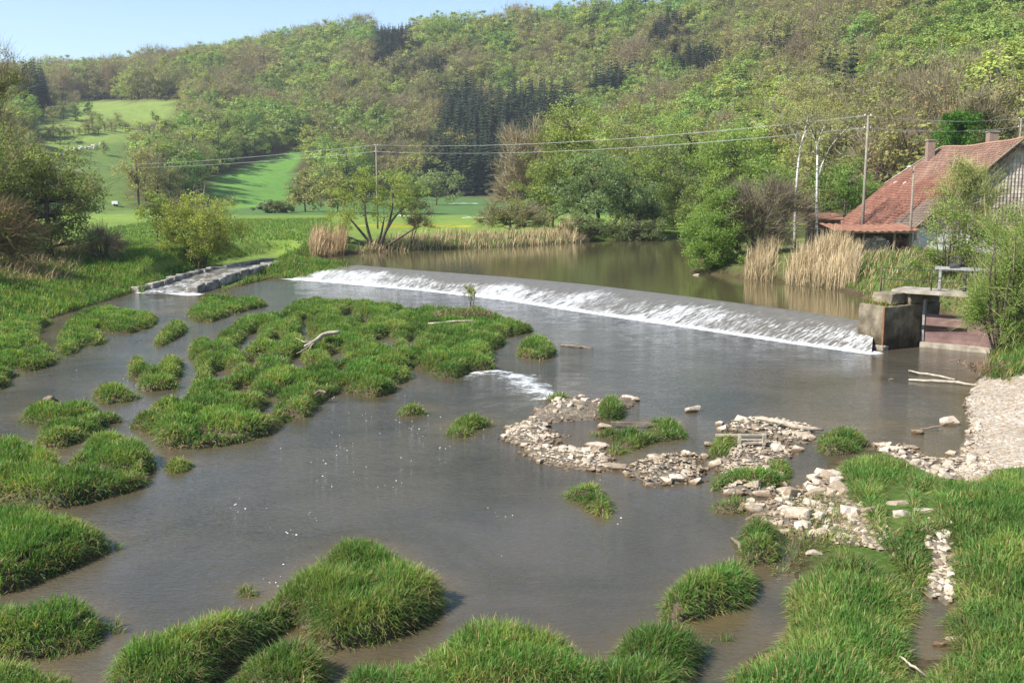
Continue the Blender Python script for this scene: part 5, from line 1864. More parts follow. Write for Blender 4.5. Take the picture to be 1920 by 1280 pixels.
riverside(1262, 440, 150, [(0, 0, 3.0, 4.0, 3.0, 3.2), (3.4, 0, 3.4, 3.4, 2.8, 3.0)], SPRING * 0.85, "leafy scrub closing the far end of the pool", 7000, 0.28, 47, name="riverside_bush")
riverside(1085, 455, 124, [(0, 0, 1.8, 2.8, 2.0, 1.6), (2.4, 0, 1.5, 2.2, 1.8, 1.3)], GREYG * [.95, 1, .9], "low leafy bush at the left foot of the overhanging tree", 4500, 0.22, 48, name="riverside_bush")
riverside(1225, 449, 136, [(0, 0, 2.2, 3.0, 2.2, 2.0), (-2.4, 0, 1.8, 2.2, 1.8, 1.6)], SPRING * 0.8, "rounded bush at the waterline of the pool's far bend", 5000, 0.24, 49, name="riverside_bush")
# round willow at the waterline of the right bank
x, y = P(1345, 514, ZUP)[:2]
tree("willow_bush", (x, y + 1.0, ZUP), [(0, 0, 3.9, 2.5, 2.2, 2.6), (-1.2, -0.3, 1.6, 1.9, 1.8, 1.5), (1.0, -0.4, 1.5, 2.1, 1.8, 1.4), (0.5, 0, 5.6, 1.7, 1.6, 1.5), (-0.4, 0, 2.8, 2.6, 2.2, 1.8)], 44,
     "dense bright green willow bush at the right waterline of the pool", "bush", 26000, 0.15, SPRING * [0.85, 1.02, .85], 150, fan(9, 1.8, 4.6, R), 0.14, var=0.3, shell=0.5, limbs=40)
# bare thicket, birches and reeds by the shed
x, y = P(1440, 520, ZUP)[:2]
tree("bare_thicket", onbank(x + 0.3, y + 4.5), [(0, 0, 3.0, 2.6, 2.0, 2.6), (-1.8, 0, 2.6, 1.8, 1.8, 2.2), (1.9, 0, 2.8, 2.0, 2.0, 2.4)], 45, "grey-brown leafless thicket between the round willow and the birches", "shrub", 2600, 0.14, OLIVE, 80, fan(14, 2.4, 4.4, R), 0.16, 'bark_grey',
     twigs=7000, twig_col=v3(0.19, 0.155, 0.105), twig_len=1.5, twig_w=0.016)


def birch(u, vb, dd, htop, lab, seed, lean, fork):
    r = np.random.default_rng(seed)
    p = D(u, vb, dd)
    b = gz(p[0], dd)
    root = link("birch_tree", None, label=lab, cat="tree", group="birches by the shed", loc=(p[0], dd, b))
    H = htop - b
    mb = MB()
    tr = limb_pts(v3(0, 0, -0.3), v3(lean, 0, H * 0.72), r, 0.02, 8)
    mb.tube(tr, np.linspace(0.13, 0.07, 8), 8)
    ends = []
    for s in fork:
        q = limb_pts(tr[-1 if abs(s) < 2.5 else -3], tr[-1] + v3(s, 0.3 * s, H * 0.22), r, 0.06, 5)
        mb.tube(q, np.linspace(0.06, 0.015, 5), 6)
        ends += [q[-1], q[-2], q[-3]]
    mb.obj("trunk", M['birch'], smooth=True, parent=root)
    mb = MB()
    C = []
    for _ in range(42):
        e = ends[int(r.integers(len(ends)))] if r.random() < .7 else tr[int(r.integers(4, 8))]
        q = limb_pts(e, e + v3(*r.normal(0, 1.1, 2), r.uniform(0.2, 2.2)), r, 0.1, 4)
        mb.tube(q, np.linspace(0.03, 0.008, 4), 4)
        C.append(q[-1])
    mb.obj("branches", M['bark_grey'], smooth=True, parent=root)
    V, q, c = leaves(np.array(C), 2600, np.full(len(C), 0.75), 0.13, OLIVE * 1.25, r)
    link("crown", npmesh("crown", V, [(q, 0)], cols=c), [M['leaf']], parent=root)


birch(1534, 425, 78.6, 13.0, "white-trunked forked birch standing in front of the lean-to shed", 51, -0.3, (-0.9, 0.5, 2.6))
birch(1492, 425, 82, 14.2, "thinner pale birch bent to the left beside the forked birch", 52, 0.1, (-1.9, 0.6, 0.9))
# bright tree behind the mill
p = D(1790, 300, 108)
tree("maple_tree", (p[0], 108, 5.0), [(0, 0, 7.5, 2.9, 2.8, 3.6), (0.3, 0, 9.2, 1.9, 1.9, 2.0), (-0.6, 0, 5.0, 2.6, 2.6, 2.6)], 53, "vivid green round-topped tree right behind the mill roof", "tree", 9000, 0.30, FRESH * [1.0, 1.08, 1], 80)
p = D(1850, 300, 116)
tree("bare_tree", (p[0], 116, 6.0), [(0, 0, 8.5, 3.2, 3, 4.2)], 54, "dark brownish tree right of the vivid green one behind the mill", "tree", 3500, 0.32, DEEP * [1.3, 1, 1], 60, twigs=2200, twig_len=1.8, twig_w=0.03)
# sapling in front of the mill gable
x, y = 27.6, 61.0
tree("young_tree", onbank(x, y), [(0, 0, 4.6, 2.0, 1.8, 1.7), (-0.9, 0, 3.5, 1.5, 1.4, 1.3), (0.9, 0, 3.4, 1.5, 1.4, 1.4), (0, 0, 5.6, 1.2, 1.2, 0.9)], 55, "airy olive-green young tree in front of the mill gable", "tree", 9000, 0.115, OLIVE * [1.0, 1.12, .9], 90, [((0, 0, -.3), (0.1, 0, 4.6)), ((.2, 0, -.3), (-1.2, 0, 4.2)), ((0, 0, -.3), (1.2, 0, 4.0))], 0.16, twigs=2200, twig_len=0.9, twig_w=0.012,
     twig_col=OLIVE * 1.2)
x, y = 24.6, 56.0
tree("willow_bush", onbank(x, y), [(0, 0, 2.6, 1.9, 1.8, 1.9), (1.8, 0, 2.2, 1.8, 1.8, 1.6), (-1.2, 0, 1.3, 1.3, 1.3, 1.0), (3.6, 0, 2.6, 1.8, 1.8, 1.8)], 56, "low leafy willow scrub on the slope right of the footbridge", "bush", 9500, 0.12, OLIVE * [.95, 1.25, .85], 90, fan(9, 1.5, 3.2, R), 0.1, twigs=1500, twig_len=0.9, twig_w=0.012)
# willow at the right edge over the beach
x, y = 21.6, 43.2
tree("willow_bush", (x, y, 0.35), [(0, 0, 3.2, 2.0, 1.9, 2.6), (0.9, 0, 4.9, 2.0, 1.8, 2.0), (-1.2, 0, 2.1, 1.2, 1.3, 1.6), (2.2, 0, 3.4, 2.0, 2.0, 3.0), (0.2, -0.6, 1.2, 1.5, 1.2, 1.1), (2.6, 0, 6.2, 1.4, 1.5, 1.4)], 57,
     "big feathery willow bush at the right edge overhanging the gravel beach", "bush", 40000, 0.10, SPRING * [.86, 1.0, .8], 170, fan(13, 2.0, 5.2, R), 0.15, twigs=4200, twig_len=1.1, twig_w=0.009, twig_col=OLIVE * 1.1, shell=0.45, asp=0.4)
# left bank wood
def leftwood(x, y, ell, cl, lab, seed, **k):
    return tree(k.pop("name", "bank_tree"), onbank(x, y), ell, seed, lab, k.pop("cat", "tree"), group="trees and thickets of the left bank", **k)


leftwood(-37.0, 80, [(0, 0, 6.2, 3.4, 3.2, 3.6), (2.4, 0, 4.4, 2.6, 2.4, 2.6), (-2.5, 0, 5.5, 3.4, 3, 3.4), (0.5, -1, 2.2, 3.4, 2.4, 2.2), (-3, -1, 2.4, 3, 2.4, 2.4)], OLIVE * [.72, .8, .7], "dark olive tree leaning over the left bank, casting shade on the slope", 61, nleaf=17000, size=0.22, clumps=150, trunk_r=0.3, twigs=2600, twig_len=1.3, twig_w=0.02)
leftwood(-42.0, 76, [(0, 0, 8.0, 3.6, 3.4, 4.2), (2.2, 0, 5.0, 3.0, 3, 3.0), (-1, 0, 3.4, 3.4, 3, 3.0)], OLIVE * [1.2, 1.15, .8], "yellowish tree at the left edge of the bank wood", 62, nleaf=15000, size=0.22, clumps=130, trunk_r=0.3, twigs=2000, twig_len=1.4, twig_w=0.02)
leftwood(-41.8, 83, [(0, 0, 13.2, 2.4, 2.2, 3.6), (-0.6, 0, 9, 2.6, 2.4, 3.4)], OLIVE * 0.9, "tall thin-crowned tree reaching above the hills at the left edge", 63, nleaf=2600, size=0.2, clumps=70, trunk_r=0.25, twigs=2600, twig_len=1.5, twig_w=0.018)
leftwood(-37.0, 70, [(0, 0, 2.8, 2.6, 2.0, 2.2), (-2.4, 0, 3.0, 2.4, 2, 2.4), (1.9, 0, 1.9, 1.8, 1.6, 1.4)], DRYB, "tangled reddish-brown thicket low on the left bank", 64, name="bramble_thicket", cat="shrub", nleaf=5200, size=0.17, clumps=80, twigs=5500, twig_col=DRYB * 1.25, twig_len=1.5, twig_w=0.016, stems=fan(10, 2.2, 3.6, R))
leftwood(-35.2, 63.5, [(0, 0, 1.6, 2.0, 1.6, 1.4), (-2.0, 0, 2.0, 2, 1.6, 1.6)], DRYB * [1.0, 1.1, 1.0], "dark bramble tangle at the left edge above the grassy shelf", 65, name="bramble_thicket", cat="shrub", nleaf=4000, size=0.16, clumps=50, twigs=2600, twig_col=DRYB, twig_len=1.2, twig_w=0.016, stems=fan(8, 1.6, 2.4, R))
leftwood(-33.0, 80.5, [(0, 0, 1.4, 1.6, 1.4, 1.1)], BROWN * 1.3, "pale dead shrub on the bank right of the thicket", 66, name="dead_shrub", cat="shrub", nleaf=300, size=0.14, clumps=26, twigs=1500, twig_col=v3(0.30, 0.23, 0.15), twig_len=1.2, twig_w=0.018, stems=fan(7, 1.2, 1.8, R))
leftwood(-47.0, 92, [(0, 0, 7.5, 4.5, 4, 4.5), (3.5, 0, 5, 3.5, 3.5, 3.2)], OLIVE, "olive tree deeper in the left bank wood", 67, nleaf=8000, size=0.28, clumps=80, trunk_r=0.3, twigs=1000, twig_w=0.025)
leftwood(-35.6, 100, [(0, 0, 3.6, 1.9, 1.8, 2.2)], SPRING * 0.9, "small thin tree on the meadow edge right of the bank wood", 68, nleaf=2500, size=0.22, clumps=36, trunk_r=0.1)


# ------------------------------------------------------------------ reeds and dry grass
def reed_bed(name, poly_px, zpx, dens, L0, L1, W, label, col=v3(0.50, 0.385, 0.215), lean=0.26, wind=(0.4, 0.1), cat="reeds", n_green=0.0):
    fp = [tuple(P(a, b, zpx)[:2]) for a, b in poly_px]
    X, s = scatter(fp, [], dens, None)
    X = X[(sdf(UPPER, X) > -0.6) & (sdf(MAIN, X) > 0)]
    ed = -sdf(fp, X)
    X = X[noise(X[:, 0] / 0.9 + 31, X[:, 1] / 0.9, 2) + rng.random(len(X)) * 0.5 - 0.35 * np.exp(-ed / 0.35) > 0.60]
    n = len(X)
    z = np.maximum(ground_z(X), ZUP - 0.2)
    L = (L0 + (L1 - L0) * rng.random(n)) * (0.35 + 1.15 * noise(X[:, 0] / 1.0, X[:, 1] / 1.0, 2)) * np.where(rng.random(n) < 0.2, rng.uniform(.3, .8, n), 1)
    c = np.asarray(col) * rng.uniform(0.55, 1.25, (n, 1))
    if n_green:
        c = np.where(rng.random((n, 1)) < n_green, GREEN * rng.uniform(.8, 1.4, (n, 1)), c)
    parts = [blades(np.concatenate([X, z[:, None]], -1), L, W * rng.uniform(0.5, 1.3, n), unit2(rng.normal(0, 1, (n, 2)) + np.asarray(wind) * 2), np.clip(rng.normal(lean, 0.2, n), 0.0, 1.1), c * 0.8, c * 1.1, 2)]
    return blade_obj(name, parts, M['straw'], kind="stuff", label=label, cat=cat)


reed_bed("reed_bed", [(1462, 534), (1470, 525), (1540, 520), (1612, 522), (1606, 548), (1560, 544), (1500, 536)], ZUP, 150, 1.2, 2.2, 0.034, "tall pale dry reeds at the waterline in front of the woodshed", v3(0.56, 0.44, 0.27))
reed_bed("reed_bed", [(1392, 522), (1400, 512), (1462, 514), (1458, 530), (1400, 526)], ZUP, 130, 1.1, 1.9, 0.034, "shorter dry reeds between the round willow and the tall reeds", v3(0.5, 0.39, 0.235))
reed_bed("reed_bed", [(575, 482), (580, 470), (648, 466), (655, 476), (620, 484)], ZUP + 0.2, 60, 1.6, 2.6, 0.055, "rounded clump of dry reeds at the left end of the pool", v3(0.52, 0.375, 0.22))
reed_bed("reed_bed", [(655, 474), (740, 462), (900, 455), (1100, 446), (1108, 453), (980, 461), (880, 466), (760, 471), (690, 474)], ZUP + 0.1, 34, 0.45, 1.35, 0.055, "band of tan dry reeds along the far bank of the pool", v3(0.52, 0.40, 0.235), lean=0.3, n_green=0.12)
reed_bed("reed_bed", [(1040, 452), (1050, 444), (1110, 444), (1108, 455)], ZUP + 0.1, 60, 1.5, 2.4, 0.06, "taller reed tuft under the left side of the overhanging tree", v3(0.56, 0.44, 0.27))
reed_bed("dry_grass", [(-20, 505), (40, 480), (120, 470), (170, 485), (150, 515), (60, 530), (-20, 530)], 1.4, 45, 0.5, 1.3, 0.05, "matted tan dead grass under the bank thicket", v3(0.36, 0.27, 0.15), lean=0.6, cat="dry grass", n_green=0.1)
reed_bed("dry_grass", [(1590, 500), (1700, 478), (1760, 480), (1700, 520), (1640, 530)], 2.2, 25, 0.4, 1.0, 0.05, "straw-coloured dead grass on the slope below the lamp post", v3(0.40, 0.31, 0.18), lean=0.55, cat="dry grass", n_green=0.3)


# ------------------------------------------------------------------ dead wood and litter
def deadwood(name, pts, rad, lab, mat='wood', cat="log", extra=()):
    c = np.array(pts[0], float)
    root = link(name, None, label=lab, cat=cat, loc=tuple(c))
    mb = MB()
    p, _ = resample(np.array(pts, float), 10)
    p = p + rng.normal(0, 0.012, p.shape)
    mb.tube(p - c, np.interp(np.linspace(0, 1, 10), np.linspace(0, 1, len(rad)), rad), 8)
    mb.obj("stem", M[mat], smooth=True, parent=root)
    for e in extra:
        mb = MB()
        mb.tube(np.array(e, float) - c, np.linspace(rad[0] * 0.5, 0.012, len(e)), 6)
        mb.obj("branch", M[mat], smooth=True, parent=root)
    return root


lp = lambda u, v, z: P(u, v, z)
a = lp(590, 640, .55)
deadwood("dead_log", [lp(572, 648, .45), lp(590, 640, .55), lp(605, 628, .7), lp(620, 624, .78), lp(637, 623, .8)], [.07, .09, .10, .105, .09], "pale bent dead log with a root end lying on the great island",
         extra=[[a, lp(570, 641, .55), lp(555, 633, .6), lp(550, 637, .5)], [a, lp(575, 652, .4), lp(562, 660, .3), lp(556, 662, .25)], [a, lp(578, 656, .35), lp(570, 661, .25)]])
deadwood("driftwood_root", [lp(590, 738, .35), lp(600, 733, .42), lp(612, 736, .38)], [.05, .07, .04], "small brown root snag at the lower shore of the great island", 'old_wood', "driftwood", extra=[[lp(600, 733, .42), lp(606, 740, .3), lp(612, 742, .25)], [lp(600, 733, .42), lp(594, 744, .25)]])
deadwood("dead_branch", [lp(803, 607, .35), lp(840, 604, .45), lp(880, 601, .5), lp(925, 604, .4)], [.05, .06, .05, .03], "long thin dead branch stranded at the upper shore of the great island", 'wood', "branch")
deadwood("floating_log", [lp(1050, 647, .02), lp(1078, 649, .04), lp(1112, 653, .01)], [.04, .07, .04], "dark log floating right of the lone round tussock", 'old_wood')
deadwood("driftwood_log", [lp(1416, 783, .3), lp(1440, 787, .3), lp(1470, 793, .25), lp(1500, 801, .18), lp(1545, 806, .12)], [.05, .07, .10, .08, .04], "long bleached driftwood log along the far edge of the spit", extra=[[lp(1470, 793, .25), lp(1450, 800, .2), lp(1425, 803, .12)]])
deadwood("bleached_branch", [lp(1704, 694, .1), lp(1725, 699, .12), lp(1755, 703, .1), lp(1790, 712, .06)], [.03, .04, .045, .03], "upper bleached branch lying in the shallows below the sluice", cat="branch")
deadwood("bleached_branch", [lp(1703, 712, .04), lp(1740, 714, .07), lp(1790, 716, .08), lp(1840, 722, .1)], [.04, .06, .06, .03], "lower bleached branch running onto the gravel beach", cat="branch")
deadwood("stick", [lp(1725, 804, .05), lp(1755, 800, .15), lp(1788, 791, .3)], [.025, .03, .02], "brown stick leaning on the large block in the shallows", 'old_wood', "stick")
deadwood("stick", [lp(1795, 680, .05), lp(1800, 676, .2), lp(1796, 672, .35)], [.02, .02, .01], "short pale stick poking out of the water under the gate", cat="stick")
deadwood("stump", [lp(88, 752, .1), lp(92, 748, .3), lp(98, 746, .42)], [.16, .14, .08], "dark stump at the back of the ragged left island", 'old_wood', "stump", extra=[[lp(92, 748, .3), lp(106, 750, .25), lp(112, 754, .1)]])
deadwood("dead_stalk", [lp(1690, 1232, .3), lp(1715, 1250, .35), lp(1745, 1270, .2)], [.015, .02, .01], "thin pale stalk fallen across the bank near the puddle", cat="stick")
deadwood("root_snag", [lp(1372, 1008, .02), lp(1384, 1020, .1), lp(1392, 1035, .05)], [.03, .05, .03], "brown root snag at the water edge by the square tussock", 'old_wood', "driftwood")
# dead sapling on the great island's upper shore
p = P(882, 588, 0.15)
tree("sapling", tuple(p), [(0, 0, 1.3, 0.45, 0.45, 0.6)], 71, "thin pale green sapling standing before the white water of the weir", "sapling", 420, 0.10, LIME, 16, [((0, 0, -.2), (0.05, 0, 1.7)), ((0.1, 0, -.2), (-0.2, 0, 1.4)), ((0, 0, -.2), (0.3, 0, 1.3))], 0.035, twigs=160, twig_len=0.5, twig_w=0.01, twig_col=OLIVE)
# twiggy flood debris
Xd = np.concatenate([np.stack([rng.uniform(-1, 1, 260) * 1.6, rng.uniform(-1, 1, 260) * 0.7], -1) + P(870, 596, .4)[:2], np.stack([rng.uniform(-1, 1, 500) * 1.6, rng.uniform(-1, 1, 500) * 1.0], -1) + P(1895, 700, .3)[:2]])
zd = np.concatenate([np.full(260, 0.4), np.full(500, 0.32)]) + rng.uniform(0, .2, 760)
cdb = np.tile(v3(0.22, 0.15, 0.09), (760, 1)) * rng.uniform(.5, 1.4, (760, 1))
blade_obj("flood_debris", [blades(np.concatenate([Xd, zd[:, None]], -1), rng.uniform(.4, 1.1, 760), np.full(760, .03), unit2(rng.normal(0, 1, (760, 2))), rng.uniform(.9, 1.25, 760), cdb, cdb)], M['straw'], kind="stuff", label="brown twigs and flood debris on the island and under the willow", cat="debris")
# plank and pallet on the spit
c = P(1190, 797, .1)
pl = link("plank", None, label="dark squared plank lying behind the long curved grass patch", cat="plank", loc=tuple(c))
mb = MB()
mb.box((0, 0, 0.05), (1.5, 0.14, 0.10), axes=[v3(.99, -.1, 0), v3(.1, .99, 0), Zv], jit=0.01)
mb.obj("board", M['old_wood'], parent=pl)
c = P(1392, 834, .12)
pal = link("broken_pallet", None, label="broken wooden pallet frame standing on edge beside the grass tussock", cat="pallet", loc=tuple(c))
for z, l in ((0.05, 1.35), (0.3, 1.5)):
    mb = MB()
    mb.box((-0.05, 0, z), (l, 0.05, 0.06), jit=0.006)
    mb.obj("rail", M['wood'], parent=pal)
for x in (-0.1, 0.62):
    mb = MB()
    mb.box((x, 0.0, 0.17), (0.09, 0.11, 0.32), jit=0.006)
    mb.obj("end_block", M['wood'], parent=pal)
mb = MB()
mb.box((0.3, 0.18, 0.1), (0.8, 0.12, 0.04), jit=0.006)
mb.obj("slat", M['wood'], parent=pal)

# ------------------------------------------------------------------ sheep on the far slope, trailer by the hedge
def march(u, v, d0=120, d1=1500):
    """where the sight line through a photo point meets the terrain"""
    dd = np.linspace(d0, d1, 900)
    pts = np.array([D(u, v, d) for d in dd])
    g = ground_z(pts[:, :2])
    k = np.where(pts[:, 2] <= g)[0]
    return None if not len(k) else np.array([pts[k[0], 0], pts[k[0], 1], g[k[0]]])


def sheep_mesh():
    mb = MB()
    t = np.linspace(-1, 1, 7)
    mb.tube([v3(0.55 * a, 0, 0.62) for a in t], [0.16, 0.27, 0.31, 0.32, 0.31, 0.27, 0.14], 8)
    mb.tube([v3(0.5, 0, 0.72), v3(0.68, 0, 0.78), v3(0.86, 0, 0.66)], [0.15, 0.12, 0.07], 6)
    for x in (-0.35, 0.35):
        for y in (-0.13, 0.13):
            mb.tube([v3(x, y, 0.5), v3(x, y, 0.0)], [0.06, 0.04], 5)
    return mb.mesh("sheep", True)


sm = sheep_mesh()
sm.materials.append(M['wool'])
ns = 0
for i in range(46):
    t = (i + rng.random()) / 46
    u, v = 118 + 82 * t + rng.normal(0, 2.0), 288 - 14 * t + rng.normal(0, 2.2)
    w = march(u, v)
    if w is None:
        continue
    o = link("sheep", sm, label="pale sheep in the flock strung out across the far hillside pasture", cat="sheep", group="sheep grazing on the far pasture", loc=tuple(w))
    k = rng.uniform(0.9, 1.2)
    o.scale = (k, k, k)
    o.rotation_euler = (0, 0, rng.uniform(0, 6.28))
w = march(217, 388)
if w is None:
    w = v3(-88, 222, gz(-88, 222))
tr_ = link("box_trailer", None, label="small white box trailer parked by the hedge across the meadow", cat="trailer", loc=tuple(w))
mb = MB()
mb.box((0, 0, 0.85), (1.5, 1.1, 0.8), jit=0.0)
mb.obj("box", M['white_paint'], parent=tr_)
for y_ in (-0.72, 0.72):
    mb = MB()
    mb.tube([(0, y_ - 0.08, 0.3), (0, y_ + 0.08, 0.3)], 0.3, 12)
    mb.obj("wheel", M['tyre'], parent=tr_)
mb = MB()
mb.tube([(0.7, 0, 0.5), (1.5, 0, 0.45)], 0.05, 5)
mb.obj("drawbar", M['dark_metal'], parent=tr_)
# pale fleece rows on the far vegetable field
for i, (u0, u1, v) in enumerate(((842, 898, 382), (866, 905, 400), (745, 775, 398))):
    a, b = P(u0, v, 3.0), P(u1, v, 3.0)
    mb = MB()
    m_ = (a + b) / 2
    mb.tube(np.array([a + (b - a) * t for t in np.linspace(0, 1, 9)]) - m_ + [0, 0, gz(m_[0], m_[1]) - 3.0 + 0.15] + rng.normal(0, 0.05, (9, 3)), np.abs(rng.normal(0.05, 0.05, 9)) + 0.02, 6)
    mb.obj("fleece_row", M['white_paint'], label=["white fleece-covered crop row at the foot of the spruce stand", "nearer white fleece-covered crop row in the green field", "short white fleece row left of the small bare shrub"][i], cat="crop row", loc=tuple(m_ * [1, 1, 1]))


# ------------------------------------------------------------------ hillside woods
def hill_broadleaf(seed, col, H=16.5, R_=5.6, n=2300, size=0.52, twig=0, var=0.3):
    r = np.random.default_rng(seed)
    e = [(0, 0, H * 0.60, R_, R_, H * 0.38), (R_ * 0.35 * r.normal(), R_ * 0.35 * r.normal(), H * 0.76, R_ * 0.62, R_ * 0.62, H * 0.24), (R_ * .3 * r.normal(), R_ * .3 * r.normal(), H * .34, R_ * .8, R_ * .8, H * .28)]
    C, rc = crown_clumps(e, 46, r, 0.72)
    V, q, c = leaves(C, n, rc * 0.95, size, col, r, var=var, asp=0.8, out=1.0, up=0.5, center=v3(0, 0, H * 0.42))
    polys, cols = [(q, 0)], [c]
    VV = [V]
    nv = len(V)
    if twig:
        st = C[r.integers(0, len(C), twig)] + r.normal(0, 0.8, (twig, 3))
        dr = unit2(st - v3(0, 0, H * 0.3) + r.normal(0, 2.0, (twig, 3)))
        wv = unit2(np.cross(dr, r.normal(0, 1, (twig, 3))))
        w = r.uniform(0.025, 0.06, (twig, 1))
        L = r.uniform(0.9, 2.4, (twig, 1))
        VV.append(np.stack([st - wv * w, st + wv * w, st + dr * L + wv * w * .4, st + dr * L - wv * w * .4], 1).reshape(-1, 3))
        polys.append((np.arange(twig * 4).reshape(-1, 4) + nv, 0))
        cols.append(np.repeat(v3(0.255, 0.215, 0.145) * r.uniform(.7, 1.3, (twig, 1)), 4, 0))
        nv += twig * 4
    mb = MB()
    mb.tube([v3(0, 0, -1), v3(0, 0, H * 0.35), v3(0.3, 0.2, H * 0.8)], [0.32, 0.24, 0.1], 5, col=(0.09, 0.075, 0.055))
    for k in range(5):
        a = r.uniform(0, 6.28)
        mb.tube([v3(0, 0, H * 0.35), v3(R_ * .5 * math.cos(a), R_ * .5 * math.sin(a), H * r.uniform(.6, .8))], [0.14, 0.05], 4, col=(0.09, 0.075, 0.055))
    VV.append(np.concatenate(mb.v))
    polys.append((np.concatenate(mb.q) + nv, 0))
    polys.append((np.concatenate(mb.t) + nv, 0))
    cols.append(np.concatenate(mb.c))
    return npmesh("hillside_tree", np.concatenate(VV), polys, cols=np.concatenate(cols))


def hill_conifer(seed, H=23.0, R_=3.4):
    r = np.random.default_rng(seed)
    V, cols = [], []
    tiers = 17
    for i in range(tiers):
        t = i / (tiers - 1)
        z = H * (0.12 + 0.86 * t)
        rad = R_ * (1 - t) ** 0.8 * r.uniform(.85, 1.1) + 0.15
        m = int(8 + 8 * (1 - t))
        for j in range(m):
            a = r.uniform(0, 6.28)
            d = v3(math.cos(a), math.sin(a), 0)
            sdv = v3(-d[1], d[0], 0)
            l = rad * r.uniform(.7, 1.15)
            w = 0.35 + 0.28 * l
            dz = -0.45 * l * r.uniform(.6, 1.3)
            b = v3(0, 0, z)
            V += [b + d * l * 0.1, b + d * l * .6 - sdv * w + v3(0, 0, dz * .5 - .25), b + d * l + v3(0, 0, dz), b + d * l * .6 + sdv * w + v3(0, 0, dz * .5 - .25)]
            cols += [v3(0.028, 0.046, 0.020) * r.uniform(.6, 1.5)] * 4
    n = len(V)
    mb = MB()
    mb.tube([v3(0, 0, -1), v3(0, 0, H * 0.97)], [0.28, 0.04], 5, col=(0.10, 0.08, 0.06))
    VV = np.concatenate([np.array(V), np.concatenate(mb.v)])
    return npmesh("spruce_tree", VV, [(np.arange(n).reshape(-1, 4), 0), (np.concatenate(mb.q) + n, 0), (np.concatenate(mb.t) + n, 0)], cols=np.concatenate([np.array(cols), np.concatenate(mb.c)]))


M['hill_leaf'] = foliage('hillside_leaf', (1, 1, 1), 0.35, jitter=0.10, rough=0.7, spec=0.15)
M['needle'] = foliage('needles', (1, 1, 1), 0.0, jitter=0.05, rough=0.75, spec=0.15)
KINDS = {}
KINDS['lime'] = [hill_broadleaf(100 + i, LIME * [.9, .95, 1]) for i in range(3)]
KINDS['green'] = [hill_broadleaf(110 + i, SPRING * [.85, 1.0, .9]) for i in range(3)]
KINDS['olive'] = [hill_broadleaf(120 + i, OLIVE * [1.05, 1.05, .9], n=1500, twig=700) for i in range(3)]
KINDS['brown'] = [hill_broadleaf(130 + i, BROWN * [1.15, 1.05, .85], n=700, size=0.5, twig=1500) for i in range(3)]
KINDS['fresh'] = [hill_broadleaf(140 + i, FRESH * [1.1, 1.0, 1]) for i in range(2)]
KINDS['blossom'] = [hill_broadleaf(150, v3(0.42, 0.40, 0.33), H=9, R_=2.6, n=300, size=0.7)]
KINDS['spruce'] = [hill_conifer(160 + i) for i in range(3)]
for k, ms in KINDS.items():
    for m_ in ms:
        m_.materials.append(M['needle'] if k == 'spruce' else M['hill_leaf'])
DESC = {'lime': ("hillside_tree", "lime-green tree", "tree"), 'green': ("hillside_tree", "mid-green tree", "tree"),
        'olive': ("hillside_tree", "olive half-leafed tree", "tree"), 'brown': ("hillside_tree", "bare brown-grey tree", "tree"),
        'fresh': ("hillside_tree", "deep fresh-green tree", "tree"), 'blossom': ("blossom_tree", "white-flowering tree", "tree"), 'spruce': ("spruce_tree", "dark spruce", "tree")}


